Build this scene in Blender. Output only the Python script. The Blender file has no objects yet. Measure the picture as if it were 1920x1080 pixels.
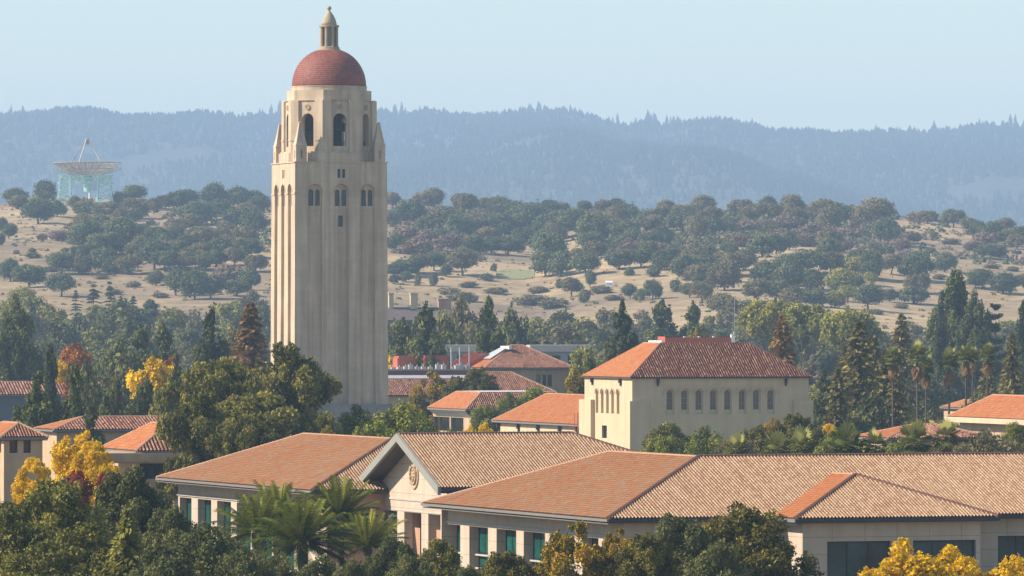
import bpy, math, random
import numpy as np
from mathutils import Vector
R = math.radians
scene = bpy.context.scene
col = scene.collection
F, HY, CAMZ = 12000.0, 590.0, 28.0          # focal length in photo pixels, horizon row, eye height

# ------------------------------------------------------------------ camera
cd = bpy.data.cameras.new('camera'); cam = bpy.data.objects.new('camera', cd); col.objects.link(cam)
cam.location = (0, 0, CAMZ); cam.rotation_euler = (R(90), 0, 0)
cd.sensor_width = 36; cd.lens = 36 * F / 1920; cd.shift_y = (HY - 540) / 1920
cd.clip_start = 1; cd.clip_end = 60000
scene.camera = cam
# ------------------------------------------------------------------ sky, sun, exposure
SUN_AZ, SUN_EL = math.atan2(-1.0, -0.10), R(36)
w = bpy.data.worlds.new('World'); scene.world = w; w.use_nodes = True
nt = w.node_tree; bg = nt.nodes['Background']
sky = nt.nodes.new('ShaderNodeTexSky'); sky.sky_type = 'NISHITA'; sky.sun_disc = False
sky.sun_elevation = SUN_EL; sky.sun_rotation = SUN_AZ
sky.air_density = 1.15; sky.dust_density = 0.08; sky.ozone_density = 3.0; sky.altitude = 30
nt.links.new(sky.outputs[0], bg.inputs[0]); bg.inputs[1].default_value = 0.097
sd = bpy.data.lights.new('sun', 'SUN'); sd.energy = 5.0; sd.angle = R(0.5); sd.color = (1.0, 0.87, 0.73)
sun = bpy.data.objects.new('sun', sd); col.objects.link(sun)
sv = Vector((math.sin(SUN_AZ) * math.cos(SUN_EL), math.cos(SUN_AZ) * math.cos(SUN_EL), math.sin(SUN_EL)))
sun.rotation_euler = sv.to_track_quat('Z', 'Y').to_euler(); sun.location = (-200, 300, 400)
scene.view_settings.view_transform = 'Standard'; scene.view_settings.look = 'None'
scene.view_settings.exposure = 0.84; scene.view_settings.gamma = 1.0
scene.cycles.max_bounces = 5; scene.cycles.diffuse_bounces = 3; scene.cycles.glossy_bounces = 2
scene.cycles.volume_bounces = 0; scene.cycles.use_denoising = True
scene.cycles.sample_clamp_indirect = 4

# ------------------------------------------------------------------ small helpers
def tag(o, label=None, cat=None, group=None, kind=None):
    if label: o['label'] = label
    if cat: o['category'] = cat
    if group: o['group'] = group
    if kind: o['kind'] = kind
    return o
def empty(name, loc, rz=0.0):
    o = bpy.data.objects.new(name, None); col.objects.link(o); o.location = loc; o.rotation_euler.z = rz
    o.empty_display_size = 2.0
    return o
def bp(px, py, z):
    """point of height z seen at photo pixel (px, py)"""
    Y = F * (CAMZ - z) / (py - HY)
    return ((px - 960) / F * Y, Y)
def norm(a):
    return a / np.maximum(np.linalg.norm(a, axis=-1, keepdims=True), 1e-9)

# ------------------------------------------------------------------ mesh building
def link_mesh(name, me, parent=None):
    o = bpy.data.objects.new(name, me); col.objects.link(o)
    if parent: o.parent = parent
    return o
def np_mesh(name, chunks, smooth=False):
    """chunks: list of (verts Nx3, faces Mxk, material, tint per face or None)"""
    me = bpy.data.meshes.new(name)
    V, L, T, MI, TI, mats, off = [], [], [], [], [], [], 0
    for v, f, m, t in chunks:
        v = np.asarray(v, float); f = np.asarray(f, int)
        if len(f) == 0: continue
        if m not in mats: mats.append(m)
        V.append(v); L.append((f + off).ravel()); T.append(np.full(len(f), f.shape[1]))
        MI.append(np.full(len(f), mats.index(m)))
        TI.append(np.full(len(f), 0.5) if t is None else np.asarray(t, float)); off += len(v)
    V = np.concatenate(V); L = np.concatenate(L); T = np.concatenate(T); MI = np.concatenate(MI); TI = np.concatenate(TI)
    me.vertices.add(len(V)); me.vertices.foreach_set('co', V.astype(np.float32).ravel())
    me.loops.add(len(L)); me.loops.foreach_set('vertex_index', L.astype(np.int32))
    me.polygons.add(len(T))
    me.polygons.foreach_set('loop_start', np.concatenate([[0], np.cumsum(T)[:-1]]).astype(np.int32))
    for m in mats: me.materials.append(m)
    me.update(calc_edges=True)
    me.polygons.foreach_set('material_index', MI.astype(np.int32))
    if smooth: me.polygons.foreach_set('use_smooth', np.ones(len(T), bool))
    a = me.attributes.new('tint', 'FLOAT', 'FACE'); a.data.foreach_set('value', np.clip(TI, 0, 1).astype(np.float32))
    me.update()
    return me

class MB:
    """collects polygons in local coordinates, then becomes ONE mesh object"""
    def __init__(s): s.v = []; s.f = []
    def poly(s, pts):
        n = len(s.v); s.v += [tuple(p) for p in pts]; s.f.append(list(range(n, n + len(pts))))
    def box(s, x0, x1, y0, y1, z0, z1):
        c = [(x0,y0,z0),(x1,y0,z0),(x1,y1,z0),(x0,y1,z0),(x0,y0,z1),(x1,y0,z1),(x1,y1,z1),(x0,y1,z1)]
        n = len(s.v); s.v += c
        s.f += [[n+i for i in q] for q in ((0,3,2,1),(4,5,6,7),(0,1,5,4),(1,2,6,5),(2,3,7,6),(3,0,4,7))]
        return s
    def prism(s, pts, z0, z1):
        """vertical prism over a counter-clockwise outline"""
        n = len(s.v); k = len(pts)
        s.v += [(p[0], p[1], z0) for p in pts] + [(p[0], p[1], z1) for p in pts]
        s.f.append([n+i for i in range(k-1, -1, -1)]); s.f.append([n+k+i for i in range(k)])
        for i in range(k):
            j = (i+1) % k; s.f.append([n+i, n+j, n+k+j, n+k+i])
        return s
    def loft(s, rings, cap=True):
        n = len(s.v); k = len(rings[0])
        for r in rings: s.v += [tuple(p) for p in r]
        for a in range(len(rings)-1):
            for i in range(k):
                j = (i+1) % k
                s.f.append([n+a*k+i, n+a*k+j, n+(a+1)*k+j, n+(a+1)*k+i])
        if cap:
            s.f.append([n+i for i in range(k-1, -1, -1)]); s.f.append([n+(len(rings)-1)*k+i for i in range(k)])
        return s
    def lathe(s, prof, seg=32, cx=0, cy=0):
        return s.loft([[(cx+r*math.cos(2*math.pi*i/seg), cy+r*math.sin(2*math.pi*i/seg), z) for i in range(seg)] for r, z in prof])
    def tube(s, path, radii, seg=6):
        path = [Vector(p) for p in path]
        if not hasattr(radii, '__len__'): radii = [radii]*len(path)
        rings = []
        for i, p in enumerate(path):
            d = (path[min(i+1, len(path)-1)] - path[max(i-1, 0)]).normalized()
            a = d.cross(Vector((0,0,1)) if abs(d.z) < .9 else Vector((1,0,0))).normalized(); b = d.cross(a)
            rings.append([p + radii[i]*(math.cos(2*math.pi*k/seg)*a + math.sin(2*math.pi*k/seg)*b)*1.0 for k in range(seg)])
        rings = [list(reversed(r)) for r in rings]
        return s.loft(rings)
    def bar(s, a, b, wd, hd=None):
        """square bar from a to b"""
        a, b = Vector(a), Vector(b); d = (b-a).normalized(); hd = hd or wd
        e = d.cross(Vector((0,0,1)) if abs(d.z) < .95 else Vector((1,0,0))).normalized(); g = e.cross(d)
        q = lambda p: [p - e*wd/2 - g*hd/2, p + e*wd/2 - g*hd/2, p + e*wd/2 + g*hd/2, p - e*wd/2 + g*hd/2]
        return s.loft([list(reversed(q(a))), list(reversed(q(b)))])
    def build(s, name, m, parent=None, smooth=False, warp=None):
        v = [warp(p) for p in s.v] if warp else s.v
        me = bpy.data.meshes.new(name); me.from_pydata([tuple(p) for p in v], [], s.f); me.materials.append(m); me.update()
        if smooth: me.shade_smooth()
        return link_mesh(name, me, parent)

def wall(mb, O, e, n, L, z0, z1, ops=(), depth=.4, arcseg=8):
    """wall face of length L from O along unit e, outward normal n; ops = (s0, s1, za, zb, arched) holes with reveals of that depth"""
    O, e, n = Vector(O), Vector(e), Vector(n)
    P = lambda s, z, d=0.0: tuple(O + e*s + n*d + Vector((0, 0, z)))
    cuts = sorted({0.0, L} | {o[0] for o in ops} | {o[1] for o in ops})
    for a, b in zip(cuts[:-1], cuts[1:]):
        if b - a < 1e-6: continue
        cov = sorted([o for o in ops if o[0] < b - 1e-6 and o[1] > a + 1e-6], key=lambda o: o[2])
        z = z0
        for o in cov:
            if o[2] > z + 1e-6: mb.poly([P(a, z), P(b, z), P(b, o[2]), P(a, o[2])])
            z = o[3]
        if z < z1 - 1e-6: mb.poly([P(a, z), P(b, z), P(b, z1), P(a, z1)])
    for s0, s1, za, zb, arch in ops:
        r = (s1 - s0)/2 if arch else 0
        zs = zb - r
        mb.poly([P(s0, za), P(s0, zs), P(s0, zs, -depth), P(s0, za, -depth)])
        mb.poly([P(s1, za), P(s1, za, -depth), P(s1, zs, -depth), P(s1, zs)])
        if za > z0 + 1e-6: mb.poly([P(s0, za), P(s0, za, -depth), P(s1, za, -depth), P(s1, za)])
        if not arch:
            mb.poly([P(s0, zb), P(s1, zb), P(s1, zb, -depth), P(s0, zb, -depth)])
        else:
            A = [(( s0+s1)/2 - r*math.cos(math.pi*k/arcseg), zs + r*math.sin(math.pi*k/arcseg)) for k in range(arcseg+1)]
            for (sa, qa), (sb, qb) in zip(A[:-1], A[1:]):
                mb.poly([P(sa, qa), P(sb, qb), P(sb, zb), P(sa, zb)])
                mb.poly([P(sa, qa), P(sa, qa, -depth), P(sb, qb, -depth), P(sb, qb)])
def arch_outline(s0, s1, za, zb, arch, seg=8):
    if not arch: return [(s0, za), (s1, za), (s1, zb), (s0, zb)]
    r = (s1-s0)/2; c = (s0+s1)/2
    return [(s0, za), (s1, za)] + [(c + r*math.cos(math.pi*k/seg), zb - r + r*math.sin(math.pi*k/seg)) for k in range(seg+1)]
def window(parent, O, e, n, op, depth, fm, gm, bars_v=1, bars_z=(), fw=.09, name='window', solid=.05):
    """frame + pane set back in the opening op of a wall"""
    O, e, n = Vector(O), Vector(e), Vector(n)
    P = lambda s, z, d: tuple(O + e*s + n*d + Vector((0, 0, z)))
    s0, s1, za, zb, arch = op
    d0 = -depth + .10
    mb = MB(); out = arch_outline(s0, s1, za, zb, arch); inn = arch_outline(s0+fw, s1-fw, za+fw, zb-fw, arch)
    k = len(out)
    for i in range(k):
        j = (i+1) % k
        mb.poly([P(*out[i], d0), P(*out[j], d0), P(*inn[j], d0), P(*inn[i], d0)])
        mb.poly([P(*inn[i], d0), P(*inn[j], d0), P(*inn[j], d0-.08), P(*inn[i], d0-.08)])
    def slab(a, b, c, d):
        q = [(a, c), (b, c), (b, d), (a, d)]
        mb.poly([P(*x, d0-.004) for x in q])
        for i in range(4): mb.poly([P(*q[i], d0-.004), P(*q[i], d0-.08), P(*q[(i+1) % 4], d0-.08), P(*q[(i+1) % 4], d0-.004)])
    top = zb - ((s1-s0)/2*.25 if arch else fw)
    for i in range(1, bars_v+1):
        c = s0 + (s1-s0)*i/(bars_v+1); slab(c-fw*.4, c+fw*.4, za+fw, top)
    for z in bars_z: slab(s0+fw, s1-fw, z-fw*.45, z+fw*.45)
    f = mb.build(name, fm, parent)
    g = MB(); g.poly([P(*x, d0-.05) for x in arch_outline(s0+fw*.5, s1-fw*.5, za+fw*.5, zb-fw*.5, arch)])
    g.build('pane', gm, f)
    return f

# ------------------------------------------------------------------ materials
def mat(name, c, rough=.8, noise=.12, scale=.6, bump=0., spec=.3, c2=None, metal=0., stain=0.):
    m = bpy.data.materials.new(name); m.use_nodes = True; t = m.node_tree; N = t.nodes; b = N['Principled BSDF']
    b.inputs['Roughness'].default_value = rough; b.inputs['Specular IOR Level'].default_value = spec; b.inputs['Metallic'].default_value = metal
    tc = N.new('ShaderNodeTexCoord'); nz = N.new('ShaderNodeTexNoise'); nz.inputs['Scale'].default_value = scale; nz.inputs['Detail'].default_value = 6
    nz.inputs['Roughness'].default_value = .65
    t.links.new(tc.outputs['Object'], nz.inputs['Vector'])
    cr = N.new('ShaderNodeValToRGB'); cr.color_ramp.elements[0].position = .3; cr.color_ramp.elements[1].position = .7
    c2 = c2 or tuple(x*(1-noise*2) for x in c)
    cr.color_ramp.elements[0].color = (*c2, 1); cr.color_ramp.elements[1].color = (*c, 1)
    t.links.new(nz.outputs['Fac'], cr.inputs[0]); out = cr.outputs[0]
    if stain:
        # weathering streaks that run down the wall
        mp = N.new('ShaderNodeMapping'); mp.inputs['Scale'].default_value = (.9, .9, .05)
        n2 = N.new('ShaderNodeTexNoise'); n2.inputs['Scale'].default_value = 1.0; n2.inputs['Detail'].default_value = 5
        t.links.new(tc.outputs['Object'], mp.inputs[0]); t.links.new(mp.outputs[0], n2.inputs['Vector'])
        r2 = N.new('ShaderNodeValToRGB'); r2.color_ramp.elements[0].position = .38; r2.color_ramp.elements[1].position = .62
        r2.color_ramp.elements[0].color = (1-stain, 1-stain*1.05, 1-stain*1.1, 1); r2.color_ramp.elements[1].color = (1, 1, 1, 1)
        mx = N.new('ShaderNodeMix'); mx.data_type = 'RGBA'; mx.blend_type = 'MULTIPLY'; mx.inputs[0].default_value = 1
        t.links.new(n2.outputs['Fac'], r2.inputs[0]); t.links.new(out, mx.inputs[6]); t.links.new(r2.outputs[0], mx.inputs[7]); out = mx.outputs[2]
    t.links.new(out, b.inputs['Base Color'])
    if bump:
        bn = N.new('ShaderNodeBump'); bn.inputs['Strength'].default_value = bump; bn.inputs['Distance'].default_value = .05
        n3 = N.new('ShaderNodeTexNoise'); n3.inputs['Scale'].default_value = scale*6; n3.inputs['Detail'].default_value = 4
        t.links.new(tc.outputs['Object'], n3.inputs['Vector']); t.links.new(n3.outputs['Fac'], bn.inputs['Height']); t.links.new(bn.outputs[0], b.inputs['Normal'])
    return m
def panel_mat(name, c, w_, h_, joint=.42, seam=.018, **kw):
    """wall of big panels with thin joints"""
    m = mat(name, c, **(kw or dict(noise=.06, scale=.4, stain=.10))); t = m.node_tree; N = t.nodes; b = N['Principled BSDF']
    src = b.inputs['Base Color'].links[0].from_socket
    tc = N.new('ShaderNodeTexCoord'); sp = N.new('ShaderNodeSeparateXYZ'); t.links.new(tc.outputs['Object'], sp.inputs[0])
    ad = N.new('ShaderNodeMath'); ad.operation = 'ADD'; t.links.new(sp.outputs[0], ad.inputs[0]); t.links.new(sp.outputs[1], ad.inputs[1])
    cb = N.new('ShaderNodeCombineXYZ'); t.links.new(ad.outputs[0], cb.inputs[0]); t.links.new(sp.outputs[2], cb.inputs[1])
    bt = N.new('ShaderNodeTexBrick'); bt.offset = 0; bt.inputs['Scale'].default_value = 1
    bt.inputs['Brick Width'].default_value = w_; bt.inputs['Row Height'].default_value = h_; bt.inputs['Mortar Size'].default_value = seam
    bt.inputs['Color1'].default_value = (1, 1, 1, 1); bt.inputs['Color2'].default_value = (.95, .95, .95, 1); bt.inputs['Mortar'].default_value = (joint, joint, joint, 1)
    t.links.new(cb.outputs[0], bt.inputs['Vector'])
    mx = N.new('ShaderNodeMix'); mx.data_type = 'RGBA'; mx.blend_type = 'MULTIPLY'; mx.inputs[0].default_value = 1
    t.links.new(src, mx.inputs[6]); t.links.new(bt.outputs['Color'], mx.inputs[7]); t.links.new(mx.outputs[2], b.inputs['Base Color'])
    return m
def tint_mat(name, stops, rough=.75, var=0.0, noise_amt=.25, scale=.35, translucent=0., spec=.2):
    """colour from the face attribute 'tint' (+ a little per-object shift and noise) through a ramp"""
    m = bpy.data.materials.new(name); m.use_nodes = True; t = m.node_tree; N = t.nodes; b = N['Principled BSDF']
    b.inputs['Roughness'].default_value = rough; b.inputs['Specular IOR Level'].default_value = spec
    at = N.new('ShaderNodeAttribute'); at.attribute_name = 'tint'; val = at.outputs['Fac']
    tc = N.new('ShaderNodeTexCoord'); nz = N.new('ShaderNodeTexNoise'); nz.inputs['Scale'].default_value = scale; nz.inputs['Detail'].default_value = 3
    t.links.new(tc.outputs['Object'], nz.inputs['Vector'])
    ma = N.new('ShaderNodeMath'); ma.operation = 'MULTIPLY_ADD'; ma.inputs[1].default_value = noise_amt; ma.inputs[2].default_value = -noise_amt/2
    t.links.new(nz.outputs['Fac'], ma.inputs[0])
    ad = N.new('ShaderNodeMath'); ad.operation = 'ADD'; t.links.new(val, ad.inputs[0]); t.links.new(ma.outputs[0], ad.inputs[1]); val = ad.outputs[0]
    if var:
        oi = N.new('ShaderNodeObjectInfo'); mo = N.new('ShaderNodeMath'); mo.operation = 'MULTIPLY_ADD'; mo.inputs[1].default_value = var; mo.inputs[2].default_value = -var/2
        t.links.new(oi.outputs['Random'], mo.inputs[0]); a2 = N.new('ShaderNodeMath'); a2.operation = 'ADD'
        t.links.new(val, a2.inputs[0]); t.links.new(mo.outputs[0], a2.inputs[1]); val = a2.outputs[0]
    cr = N.new('ShaderNodeValToRGB'); el = cr.color_ramp.elements
    while len(el) < len(stops): el.new(.5)
    for e_, (p, c) in zip(el, stops): e_.position = p; e_.color = (*c, 1)
    t.links.new(val, cr.inputs[0]); t.links.new(cr.outputs[0], b.inputs['Base Color'])
    if translucent:
        tr = N.new('ShaderNodeBsdfTranslucent'); ms = N.new('ShaderNodeMixShader'); ms.inputs[0].default_value = translucent
        t.links.new(cr.outputs[0], tr.inputs[0]); t.links.new(b.outputs[0], ms.inputs[1]); t.links.new(tr.outputs[0], ms.inputs[2])
        t.links.new(ms.outputs[0], N['Material Output'].inputs[0])
    return m

M = {}
M['tower_stone'] = panel_mat('tower_stucco', (.605, .475, .33), 2.2, 1.5, .86, .03, noise=.10, scale=.22, bump=.15, stain=.26)
M['lantern_stone'] = mat('lantern_stone', (.38, .305, .20), noise=.12, scale=.8, bump=.2)
M['cream'] = mat('cream_stucco', (.56, .44, .28), noise=.06, scale=.3, bump=.15, stain=.10)
M['sandstone'] = mat('sandstone', (.50, .36, .22), noise=.12, scale=.5, bump=.2, stain=.12)
M['panel'] = panel_mat('beige_wall_panels', (.52, .42, .32), 3.2, 1.55)
M['brown_wall'] = mat('brown_stucco', (.46, .28, .18), noise=.08, scale=.4)
M['trim'] = mat('pale_trim', (.44, .41, .35), noise=.08)
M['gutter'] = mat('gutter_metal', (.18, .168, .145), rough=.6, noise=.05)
M['shaded_gutter'] = mat('shaded_gutter', (.045, .042, .045), rough=.6)  # gutter copy for front eaves, their shade painted into the colour
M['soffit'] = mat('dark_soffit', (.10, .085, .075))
M['white'] = mat('white_paint', (.74, .72, .68), noise=.05)
M['dark_frame'] = mat('dark_window_frame', (.018, .022, .024), rough=.5)
M['grey_frame'] = mat('grey_window_frame', (.30, .30, .29), rough=.6)
M['teal_glass'] = mat('teal_glass', (.012, .11, .085), rough=.12, noise=.3, scale=.35, spec=.5, c2=(.004, .028, .026))
M['sunlit_panel'] = mat('sunlit_green_panel', (.07, .40, .28), rough=.4, noise=.05)  # bright green that paints in sunlight on the window glass
M['dark_glass'] = mat('dark_glass', (.010, .016, .020), rough=.08, noise=.2, spec=.6)
M['bay_glass'] = mat('office_glass', (.035, .095, .10), rough=.06, noise=.3, scale=.3, spec=.5, c2=(.012, .016, .017))  # lighter teal patches paint reflections into the pane colour
M['tower_glass'] = mat('tower_teal_glass', (.015, .055, .062), rough=.2, noise=.2, spec=.5)
M['dark_inside'] = mat('painted_dark_interior', (.010, .010, .010))  # near-black: the shade inside the belfry put into the colour
M['iron'] = mat('dark_iron', (.03, .027, .025), rough=.6)
M['bronze'] = mat('bell_bronze', (.05, .045, .035), rough=.45, metal=.6)
M['pipe'] = mat('galvanised_pipe', (.42, .42, .41), rough=.5)
M['red_paint'] = mat('red_roof_paint', (.42, .115, .07), noise=.1)
M['metal_roof'] = mat('grey_metal_roof', (.42, .43, .43), rough=.5, noise=.06)
M['flat_roof'] = mat('flat_roof_gravel', (.42, .38, .31), noise=.1)
M['turquoise'] = mat('turquoise_steel', (.46, .74, .70), rough=.6, noise=.05)
M['dish_mesh'] = mat('dish_mesh', (.42, .36, .31), rough=.6, noise=.1)
M['bark'] = mat('bark', (.11, .085, .06), noise=.25, scale=4, bump=.3)
M['pale_bark'] = mat('pale_bark', (.38, .31, .24), noise=.2, scale=3)
M['dead_frond'] = mat('dead_fronds', (.30, .175, .075), noise=.2, scale=3)
# tiles
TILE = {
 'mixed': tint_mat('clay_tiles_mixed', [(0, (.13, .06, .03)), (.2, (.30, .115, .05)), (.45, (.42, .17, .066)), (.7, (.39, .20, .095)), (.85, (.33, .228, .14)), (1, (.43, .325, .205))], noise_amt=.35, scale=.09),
 'tan': tint_mat('clay_tiles_sun_stripes', [(0, (.045, .018, .010)), (.22, (.09, .037, .02)), (.32, (.262, .135, .074)), (.65, (.392, .257, .155)), (1, (.48, .358, .237))], noise_amt=.08, scale=.09),  # pale crowns over dark troughs: sun stripes painted into the tiles
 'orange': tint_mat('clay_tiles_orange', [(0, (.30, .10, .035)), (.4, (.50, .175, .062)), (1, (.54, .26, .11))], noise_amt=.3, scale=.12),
 'dark': tint_mat('clay_tiles_shaded', [(0, (.028, .011, .008)), (.25, (.05, .018, .013)), (.35, (.105, .041, .026)), (.7, (.165, .07, .042)), (1, (.31, .17, .10))], noise_amt=.2, scale=.15),  # darker tile copy, front slope shade painted into the colour
 'brown': tint_mat('clay_tiles_shaded_brown', [(0, (.035, .014, .011)), (.25, (.065, .025, .018)), (.35, (.20, .085, .052)), (.7, (.30, .145, .09)), (1, (.42, .26, .17))], noise_amt=.2, scale=.15),  # shaded counterpart of the orange tiles, darkness put into the colour
}
CAPM = mat('ridge_cap_tiles', (.50, .30, .19), noise=.15, scale=1.5)
CAPD = mat('ridge_cap_tiles_dark', (.17, .085, .06), noise=.15, scale=1.5)

# ------------------------------------------------------------------ clay tile roofs
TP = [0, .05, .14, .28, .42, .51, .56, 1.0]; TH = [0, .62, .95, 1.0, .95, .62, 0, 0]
def tiles(A, B, top, pitch=.30, row=.45, hgt=.10, seed=0, lift=.035, vary=1.0):
    """one roof plane: eave from A to B (left to right seen from outside), the other corners in `top` going back from B to A.
    Returns verts, quads and a tint per tile; barrel tiles run up the slope."""
    rng = np.random.default_rng(seed)
    A, B = np.array(A, float), np.array(B, float); T = [np.array(p, float) for p in top]
    e = (B-A)/np.linalg.norm(B-A); g = T[0]-A; g = g-e*(g@e)
    if np.linalg.norm(g) < 1e-6: g = T[-1]-A; g = g-e*(g@e)
    g = g/np.linalg.norm(g); n = np.cross(e, g)
    poly = [((p-A)@e, (p-A)@g) for p in [A, B]+T]
    smin, smax = min(p[0] for p in poly), max(p[0] for p in poly); gmax = max(p[1] for p in poly)
    def span(c):
        ys = []
        for (x0, y0), (x1, y1) in zip(poly, poly[1:]+poly[:1]):
            if abs(x1-x0) < 1e-9:
                if abs(c-x0) < 1e-6: ys += [y0, y1]
            elif min(x0, x1)-1e-9 <= c <= max(x0, x1)+1e-9: ys.append(y0+(y1-y0)*(c-x0)/(x1-x0))
        return (min(ys), max(ys)) if ys else (0, 0)
    nt_ = max(1, int(round((smax-smin)/pitch))); pw = (smax-smin)/nt_
    cs, hs = [], []
    for k in range(nt_):
        for q, h in zip(TP[:-1], TH[:-1]): cs.append(smin+(k+q)*pw); hs.append(h*hgt)
    cs.append(smax); hs.append(0.)
    sp = [span(c) for c in cs]
    nr = max(1, int(math.ceil(gmax/row)))
    V, Q, T_ = [], [], []
    rt = rng.random((nt_, nr))*.75*vary + rng.random((nt_, 1))*.15 + .05+.375*(1-vary)
    for i in range(len(cs)-1):
        k = min(i//(len(TP)-1), nt_-1)
        trough = (i % (len(TP)-1)) == len(TP)-2
        for r in range(nr):
            a0, b0 = r*row, (r+1)*row+(.02 if lift else 0)
            l0 = min(max(a0, sp[i][0]), sp[i][1]); l1 = min(max(b0, sp[i][0]), sp[i][1])
            r0 = min(max(a0, sp[i+1][0]), sp[i+1][1]); r1 = min(max(b0, sp[i+1][0]), sp[i+1][1])
            if l1-l0 < 1e-4 and r1-r0 < 1e-4: continue
            m_ = len(V)
            lo = lift
            for c, y, h in ((cs[i], l0, hs[i]+lo), (cs[i+1], r0, hs[i+1]+lo), (cs[i+1], r1, hs[i+1]), (cs[i], l1, hs[i])):
                V.append(A+e*c+g*y+n*h)
            Q.append((m_, m_+1, m_+2, m_+3)); T_.append(rt[k, r]*.25 if trough else .2+.8*rt[k, r])  # troughs tinted darker: shade between the barrels painted in
    return np.array(V), np.array(Q), np.array(T_)
def tile_roof(parent, planes, kind, name='roof', pitch=.30, row=.45, hgt=.10, caps=(), capm=None, cap_r=.17, seed=0, under=.0, lift=.03):
    ch = []
    for i, (A, B, top) in enumerate(planes):
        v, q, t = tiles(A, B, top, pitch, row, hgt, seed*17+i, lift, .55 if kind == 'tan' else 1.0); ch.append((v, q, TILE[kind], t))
        n_ = np.cross(np.array(B, float)-np.array(A, float), np.array(top[0], float)-np.array(A, float)); n_ /= np.linalg.norm(n_)
        pl = np.array([A, B]+list(top), float)-n_*.05      # deck under the tiles
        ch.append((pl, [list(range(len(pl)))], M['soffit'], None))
    o = link_mesh(name, np_mesh(name, ch), parent)
    if caps:
        mb = MB()
        for a, b in caps:
            a, b = Vector(a), Vector(b); d = b-a; k = max(1, int(d.length/.5))
            for i in range(k):       # overlapping half-round cap tiles
                p, q = a+d*(i/k), a+d*((i+1.08)/k); mb.tube([p, q], [cap_r*1.08, cap_r*.92], 8)
        mb.build('ridge_cap', capm or CAPM, o)
    return o
def flat_planes(parent, polys, m, name):
    mb = MB()
    for p in polys: mb.poly(p)
    return mb.build(name, m, parent)

# ------------------------------------------------------------------ terrain
CREST = ([-3000,-600,-200,0,100,250,400,500,730,900,1000,1120,1250,1400,1550,1700,1800,1920,2100,2600,5000],
         [430,  400, 395,402,389,396,401,405,409,410,420, 402, 409, 409, 401, 417, 424, 438,430, 410, 430])
RIDGE = ([-3500,-800,-300,0,60,120,180,230,300,380,450,520,700,760,800,850,900,960,1020,1050,1080,1120,1150,1170,1200,1260,1300,1350,1400,1450,1500,1560,1600,1700,1740,1780,1850,1920,2300,3000,5500],
         [260, 225, 212, 217,214,207,206,217,213,206,213,208,203,208,199,203,203,199,199,196,201,213,224,227,223,230,220,219,225,240,236,241,239,238,240,235,226,232,215,240,270])
MTN_Y = 17000.0
def sstep(t): t = np.clip(t, 0, 1); return t*t*(3-2*t)
def ground_z(X, Y):
    X = np.asarray(X, float); Y = np.asarray(Y, float)
    px = X/np.maximum(Y, 300)*F+960
    yc = 4300+180*np.sin(px/310.+.6)+90*np.sin(px/120.)
    zc = CAMZ+(HY-np.interp(px, *CREST))/F*yc
    z0 = 7*sstep((Y-1500)/1000)
    t = (Y-2450)/(yc-2450)
    h = np.sin(np.pi/2*np.clip(t, 0, 1))**1.15
    z = z0+(zc-7)*h
    und = 5.5*np.sin(X/150.+Y/260.)*np.sin(Y/210.-X/330.+1.)+3*np.sin(X/61.+Y/97.+2)*np.sin(Y/83.-X/120.)
    z = z+und*sstep(t/.25)*sstep((1-t)/.12)
    back = np.clip((Y-yc)/900., 0, 1)
    z = np.where(Y > yc, zc-(zc-45)*sstep(back), z)
    fh = np.interp(px, [500, 900, 1100, 1300, 1500, 1700, 1920, 2200], [60, 106, 118, 114, 106, 92, 86, 70])
    z = np.where(Y > yc, np.maximum(z, 45+(fh-45)*np.exp(-((Y-6300)/520.)**2)), z)
    return z
def mountain_z(X, Y):
    X = np.asarray(X, float); Y = np.asarray(Y, float)
    px = X/Y*F+960
    zc = CAMZ+(HY-np.interp(px, *RIDGE)-19)/F*MTN_Y
    t = np.clip((Y-9500)/(MTN_Y-9500), 0, 1)
    z = 30+(zc-30)*np.sin(np.pi/2*t)**1.1
    sp = np.sin(X/300.+1.3*np.sin(Y/980.))*46+np.sin(X/134.+Y/555.)*20+np.sin(X/464.-Y/730.)*34
    z = z+(sp-98)*sstep(t/.3)*sstep((1-t)/.45)*.8
    return np.where(Y > MTN_Y, zc-(Y-MTN_Y)*.2, z)
def cast(px, py, y0=1300., y1=6000.):
    """first ground point seen at a photo pixel"""
    Y = np.arange(y0, y1, 6.); X = (px-960)/F*Y
    d = CAMZ+(HY-py)/F*Y-ground_z(X, Y)
    k = np.where(d <= 0)[0]
    if len(k) == 0: return None
    return float(X[k[0]]), float(Y[k[0]]), float(ground_z(X[k[0]], Y[k[0]]))
def sheet(name, fn, ys, n, kx, m, y_off=600.):
    ks = np.linspace(-kx, kx, n); YY = np.repeat(ys[:, None], n, 1); XX = (YY+y_off)*ks[None, :]
    ZZ = fn(XX, YY); V = np.stack([XX, YY, ZZ], -1).reshape(-1, 3)
    i = np.arange(len(ys)-1)[:, None]*n+np.arange(n-1)[None, :]; i = i.ravel()
    o = link_mesh(name, np_mesh(name, [(V, np.stack([i, i+1, i+n+1, i+n], 1), m, None)], True)); return o
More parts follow.
